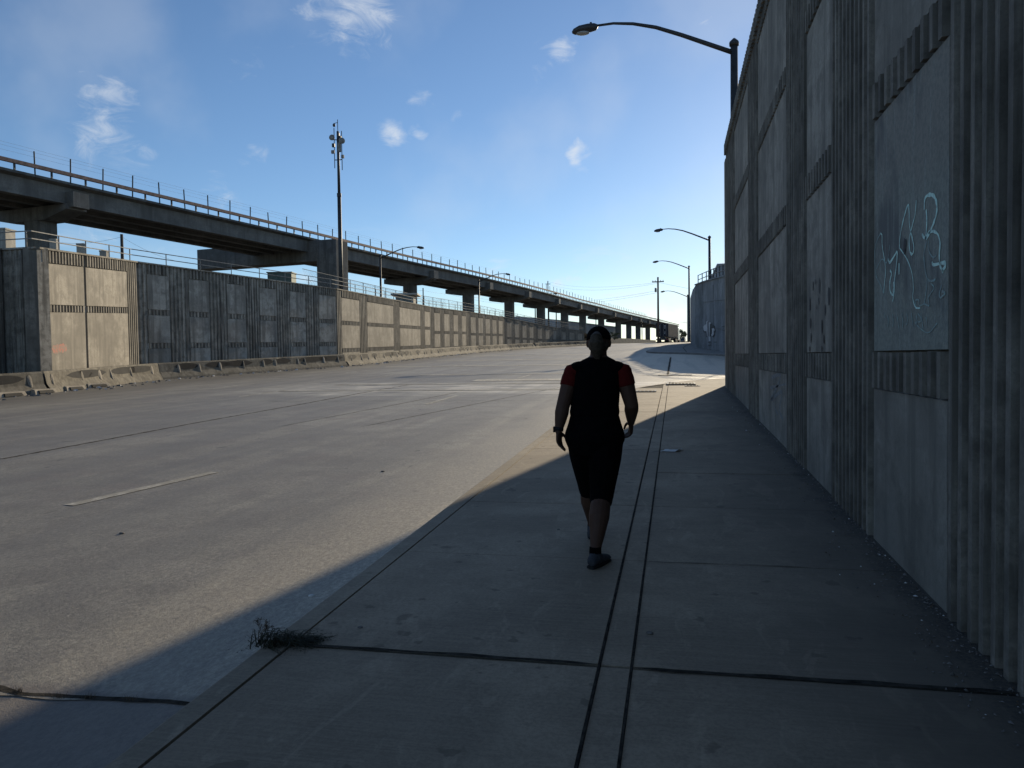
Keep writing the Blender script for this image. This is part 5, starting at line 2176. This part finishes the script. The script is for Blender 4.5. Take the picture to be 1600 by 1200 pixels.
# parked car far behind the lorry
def car():
    p = at_depth(1066, 531, 205)
    root = empty('parked_car', (p.x, p.y, zr(205) + .02), 'small dark car parked on the crest right of the lorry', 'car', None, R(-6))
    mb = MB(); mb.sm = False
    prof = [(-2.1, .35), (-2.15, .8), (-1.9, .95), (-1.4, 1.42), (.3, 1.46), (1.0, 1.0), (2.0, .85), (2.15, .6), (2.1, .35)]
    a = mb.pts([(-.85, y, z) for y, z in prof]); b = mb.pts([(.85, y, z) for y, z in prof])
    m = len(prof)
    for j in range(m):
        mb.face((a + j, a + (j + 1) % m, b + (j + 1) % m, b + j))
    mb.face([a + j for j in range(m)]); mb.face([b + j for j in range(m)])
    mb.build('body', 'car_paint', root, normals=True, bevel=.08)
    mb = MB(); mb.hexa([(-.7, -1.94, .98), (.7, -1.94, .98), (.7, -1.9, .98), (-.7, -1.9, .98), (-.62, -1.5, 1.38), (.62, -1.5, 1.38), (.62, -1.46, 1.38), (-.62, -1.46, 1.38)])
    mb.build('rear_window', 'glass_dark', root)
    for s_ in (-1, 1):
        for yy in (-1.3, 1.35):
            mb = MB(); mb.sm = True
            mb.tube([(s_ * .68, yy, .32), (s_ * .88, yy, .32)], .32, 14)
            mb.build('wheel', 'rubber', root)
        mb = MB(); mb.box(s_ * .68 - .12, s_ * .68 + .12, -2.18, -2.12, .7, .82)
        mb.build('tail_light', 'lamp_red', root)


car()


# ================================================================== THE WALKER
def person():
    dep = 5.72
    c = at_depth(935, 864, dep)
    gx, gy = c.x, c.y
    root_z = zr(gy)
    VOX = .0055
    K = 1.0

    def tubec(mb, pts, rad, n=14, flat=None):
        mb.tube(pts, rad, n, True, flat)
        r0 = rad[0] if not isinstance(rad[0], tuple) else min(rad[0])
        r1 = rad[-1] if not isinstance(rad[-1], tuple) else min(rad[-1])
        mb.ell(pts[0], (r0, r0, r0)); mb.ell(pts[-1], (r1, r1, r1))

    # skeleton (x right, y ahead, z up), metres, origin on the ground under the pelvis
    gz = lambda y: .0269 * y
    sL, eL, wL = Vector((-.174, -.01, 1.352)), Vector((-.240, -.07, 1.10)), Vector((-.268, -.10, .925))
    sR, eR, wR = Vector((.190, .0, 1.352)), Vector((.250, .00, 1.105)), Vector((.236, .16, .965))
    hipL, knL, anL = Vector((-.10, .01, .83)), Vector((-.085, .20, .475)), Vector((-.085, .43, .10 + gz(.43)))
    hipR, knR, anR = Vector((.065, -.01, .83)), Vector((.035, -.06, .455)), Vector((.012, -.33, .105 + gz(-.33)))
    body = MB()
    # torso and hips rings (centre, rx, ry)
    tor = [((-.018, 0, .80), .185, .13), ((-.02, 0, .88), .20, .135), ((-.02, 0, .98), .185, .125), ((-.015, .0, 1.08), .165, .118), ((-.012, 0, 1.18), .165, .118),
           ((-.005, 0, 1.28), .17, .115), ((.004, -.0, 1.36), .178, .10), ((.008, .0, 1.41), .155, .085), ((.012, .01, 1.445), .10, .07), ((.014, .015, 1.47), .064, .06)]
    def loft(mb, rings, n=28, grow=0.0, power=2.3):
        idx = []
        for (cc, rx, ry) in rings:
            ps = []
            for j in range(n):
                a = 2 * math.pi * j / n
                ca, sa = math.cos(a), math.sin(a)
                ps.append((cc[0] + (rx + grow) * math.copysign(abs(ca) ** (2 / power), ca), cc[1] + (ry + grow) * math.copysign(abs(sa) ** (2 / power), sa), cc[2]))
            idx.append(mb.pts(ps))
        for p, q in zip(idx, idx[1:]):
            for j in range(n):
                j2 = (j + 1) % n
                mb.face((p + j, p + j2, q + j2, q + j))
        mb.face([idx[0] + j for j in reversed(range(n))])
        mb.face([idx[-1] + j for j in range(n)])
    loft(body, tor)
    tubec(body, [Vector((.012, .012, 1.42)), Vector((.014, .02, 1.50)), Vector((.014, .03, 1.55))], [.066, .060, .060])
    # head with face
    hc = Vector((.014, .04, 1.575))
    body.ell(hc, (.079, .096, .104), 20, 14)
    body.ell(hc + Vector((0, .035, -.055)), (.056, .062, .055), 16, 10)          # jaw
    body.ell(hc + Vector((0, .100, -.012)), (.013, .020, .024), 10, 8)            # nose
    body.ell(hc + Vector((0, .090, -.052)), (.026, .012, .010), 10, 8)            # mouth
    body.ell(hc + Vector((0, .086, .022)), (.052, .016, .010), 12, 8)             # brow
    for s_ in (-1, 1):
        body.ell(hc + Vector((s_ * .081, -.002, -.012)), (.011, .019, .031), 10, 8, Matrix.Rotation(s_ * .25, 3, 'Z'))
    # arms
    for S_, E_, W_ in ((sL, eL, wL), (sR, eR, wR)):
        ins = Vector((-.035 if S_.x > 0 else .035, 0, .0))
        up = [S_ + ins, S_, S_.lerp(E_, .35), S_.lerp(E_, .75), E_, E_.lerp(W_, .25), E_.lerp(W_, .6), W_]
        tubec(body, up, [.058, .062, .061, .054, .050, .052, .042, .028])
    # legs
    for H_, K_, A_, bow in ((hipL, knL, anL, -.012), (hipR, knR, anR, -.012)):
        up = [H_, H_.lerp(K_, .35), H_.lerp(K_, .75), K_, K_.lerp(A_, .22) + Vector((0, bow, 0)), K_.lerp(A_, .40) + Vector((0, bow * 1.5, 0)), K_.lerp(A_, .65), K_.lerp(A_, .9), A_]
        tubec(body, up, [.102, .095, .074, .064, .073, .074, .057, .040, .039])
    # feet inside the shoes
    fL = Vector((-.08, 1, 0)).normalized(); fR = Vector((.36, 1, 0)).normalized()
    for A_, f in ((anL, fL), (anR, fR)):
        g0 = gz(A_.y)
        tubec(body, [A_ + Vector((0, 0, -.035)) - f * .02, A_ + f * .05 + Vector((0, 0, -.055)), A_ + f * .13 + Vector((0, 0, -.075))], [.033, .035, .028])

    # hands
    def hand(W_, d, palm_n, thumb_side, curl):
        """d: direction wrist to knuckles; palm_n: where the palm faces; thumb_side: unit vector across"""
        d = d.normalized()
        t = (thumb_side - d * thumb_side.dot(d)).normalized()
        pn = (palm_n - d * palm_n.dot(d) - t * palm_n.dot(t)).normalized()
        tubec(body, [W_, W_ + d * .03, W_ + d * .06, W_ + d * .085], [(.019, .026), (.017, .034), (.0155, .039), (.013, .038)], 14, tuple(pn))
        ln = [.068, .077, .072, .056]
        for k in range(4):
            o = .030 - k * .0195
            b = W_ + d * (.086 - abs(k - 1) * .003) + t * o
            dd = d.copy()
            p = b.copy()
            pts = [p - d * .015, p.copy()]
            for j, fr in enumerate((.45, .3, .25)):
                ang = curl[k] * (.5, .75, .7)[j]
                dd = (dd * math.cos(ang) + pn * math.sin(ang)).normalized()
                # keep a palm normal square to the finger
                p = p + dd * ln[k] * fr
                pts.append(p.copy())
            r = .0092 - (k == 3) * .0012
            tubec(body, pts, [r, r, r * .95, r * .9, r * .8], 8)
        b = W_ + d * .025 + t * .026 + pn * .006
        p1 = b + (d * .55 + t * .75 + pn * .35).normalized() * .036
        p2 = p1 + (d * .9 + t * .25 + pn * .35).normalized() * .030
        p3 = p2 + (d * .95 - t * .05 + pn * .3).normalized() * .024
        tubec(body, [b, p1, p2, p3], [.014, .0115, .010, .0085], 8)
    dL = Vector((.02, .02, -1))
    hand(wL, dL, Vector((1, -.1, 0)), Vector((.35, 1, 0)), [.5, .6, .75, .85])
    dR = Vector((-.05, .5, -.85))
    hand(wR, dR, Vector((-1, 0, 0)), Vector((-.3, .9, .5)), [.7, .85, .95, 1.05])
    root = empty('person', (gx, gy, root_z), 'walker seen from behind in black clothes with red sleeves and dark cap', 'person')
    root.scale = (1.015, 1.02, 1.0)
    def part(mb, name, mat, parent=root, vox=VOX, sm=4):
        o = mb.build(name, mat, parent, remesh=(vox, sm))
        return o
    bo = part(body, 'body', 'skin', vox=.005, sm=3)

    # black vest: shoulders to waist, hem above the hips
    v = MB()
    loft(v, [((-.018, 0, 1.03), .178, .13), ((-.018, 0, 1.06), .182, .133), ((-.016, 0, 1.10), .176, .132), ((-.012, 0, 1.18), .178, .132), ((-.006, 0, 1.27), .178, .126),
             ((.004, 0, 1.355), .178, .108), ((.008, 0, 1.405), .166, .094), ((.012, .005, 1.44), .118, .082), ((.014, .01, 1.46), .078, .068)])
    for s_ in (-1, 1):
        v.ell(Vector((.006 + s_ * .125, -.0, 1.385)), (.080, .085, .048))
    part(v, 'vest', 'black_cloth')
    # trousers to below the knee
    t = MB()
    loft(t, [((-.02, 0, .74), .165, .115), ((-.02, 0, .79), .195, .135), ((-.019, -.004, .85), .219, .153), ((-.019, -.004, .90), .217, .153), ((-.018, 0, .97), .194, .136), ((-.018, 0, 1.03), .178, .128), ((-.018, 0, 1.055), .168, .122)], power=2.15)
    for H_, K_, A_ in ((hipL, knL, anL), (hipR, knR, anR)):
        q = K_.lerp(A_, .10)
        tubec(t, [H_ + Vector((0, 0, .02)), H_.lerp(K_, .3), H_.lerp(K_, .6), H_.lerp(K_, .9), q], [.126, .120, .106, .091, .083])
        t.ell(K_, (.088, .088, .09))
    part(t, 'cropped_trousers', 'black_cloth')
    for S_, E_ in ((sL, eL), (sR, eR)):
        m_ = MB()
        ins = Vector((-.03 if S_.x > 0 else .03, 0, .005))
        m_.tube([S_ + ins, S_ + Vector((0, 0, .0)), S_.lerp(E_, .2), S_.lerp(E_, .42)], [.060, .067, .068, .066], 20)
        m_.ell(S_, (.066, .067, .060))
        m_.ell(S_ + ins * .8, (.062, .064, .058))
        part(m_, 'sleeve', 'red_cloth', vox=.006)
    # shoes
    for A_, f in ((anL, fL), (anR, fR)):
        g0 = gz(A_.y) - A_.z
        m_ = MB()
        side = Vector((f.y, -f.x, 0))
        pts = [A_ + f * a + Vector((0, 0, g0 + z)) for a, z in ((-.075, .045), (-.05, .052), (0, .055), (.06, .045), (.12, .036), (.17, .030), (.195, .026))]
        m_.tube(pts, [(.030, .026), (.045, .036), (.05, .040), (.040, .043), (.031, .047), (.025, .042), (.012, .022)], 18, flat=(0, 0, 1))
        m_.tube([A_ + Vector((0, 0, g0 + .05)), A_ + Vector((0, 0, g0 + .105))], [.046, .043], 16)
        sh = part(m_, 'shoe', 'shoe', vox=.006)
        m_ = MB()
        m_.tube([p_ * 1.0 + Vector((0, 0, A_.z + g0 + .012 - p_.z)) for p_ in pts], [(.012, .030), (.012, .040), (.012, .045), (.012, .047), (.012, .051), (.012, .046), (.01, .026)], 18, flat=(0, 0, 1))
        m_.build('sole', 'sole', sh)
        m_ = MB()
        m_.sm = True
        m_.tube([A_ + Vector((0, 0, -.02)), A_ + Vector((0, 0, .035))], [.043, .0405], 18)
        m_.build('sock', 'black_cloth', root)
    # cap, brim ahead, opening strap at the back
    m_ = MB()
    m_.ell(hc + Vector((0, -.002, .018)), (.091, .108, .100), 24, 14)
    # keep only upper half by flattening the underside
    m_.v = [(x, y, max(z, hc.z + .012 + .012 * (-(y - hc.y) / .1))) for x, y, z in m_.v]
    cp = part(m_, 'cap', 'black_cloth')
    m_ = MB()
    N = 12
    top, bot = [], []
    for k in range(N + 1):
        a = math.pi * k / N
        top.append((hc.x + .078 * math.cos(a), hc.y + .085 + .075 * math.sin(a), hc.z + .028 - .014 * math.sin(a)))
    i = m_.pts(top + [(x, y, z - .006) for x, y, z in top])
    m_.face([i + k for k in range(N + 1)])
    m_.face([i + N + 1 + k for k in reversed(range(N + 1))])
    for k in range(N):
        m_.face((i + k, i + k + N + 1, i + k + N + 2, i + k + 1))
    m_.build('brim', 'black_cloth', cp)
    # hair: close at the nape, ponytail pulled through the cap
    m_ = MB()
    m_.ell(hc + Vector((0, -.022, -.028)), (.077, .080, .060), 20, 12)
    m_.tube([hc + Vector((-.002, -.098, .055)), hc + Vector((-.003, -.128, .035)), hc + Vector((-.004, -.134, -.005)), hc + Vector((-.003, -.122, -.05)), hc + Vector((-.002, -.105, -.10)), hc + Vector((0, -.098, -.125))],
            [.024, .042, .052, .050, .036, .016], 16)
    for k in range(14):
        a = rnd.uniform(-.035, .035)
        m_.tube([hc + Vector((a * .6, -.125, .04)), hc + Vector((a, -.175 + abs(a) * .6, -.01)), hc + Vector((a * .8, -.155, -.06)), hc + Vector((a * .5, -.12, -.13))], .0045, 5)
    part(m_, 'hair', 'hair', vox=.0045, sm=1)
    for s_ in (-1, 1):
        m_ = MB(); m_.sm = True
        m_.ell(hc + Vector((s_ * .030, .084, .004)), (.012, .010, .008), 10, 8)
        m_.build('eye', 'white_paint', root)
    # watch on the left wrist
    m_ = MB(); m_.sm = True
    d = (wL - eL).normalized()
    cW = wL - d * .01
    m_.tube([cW - d * .012, cW + d * .012], .0335, 20)
    wt_ = m_.build('watch_strap', 'rubber', root)
    m_ = MB()
    mc = cW + Vector((-.031, -.004, 0))
    m_.box(mc.x - .009, mc.x + .006, mc.y - .02, mc.y + .02, mc.z - .021, mc.z + .021)
    m_.build('watch_case', 'rubber', wt_, bevel=.004)


person()
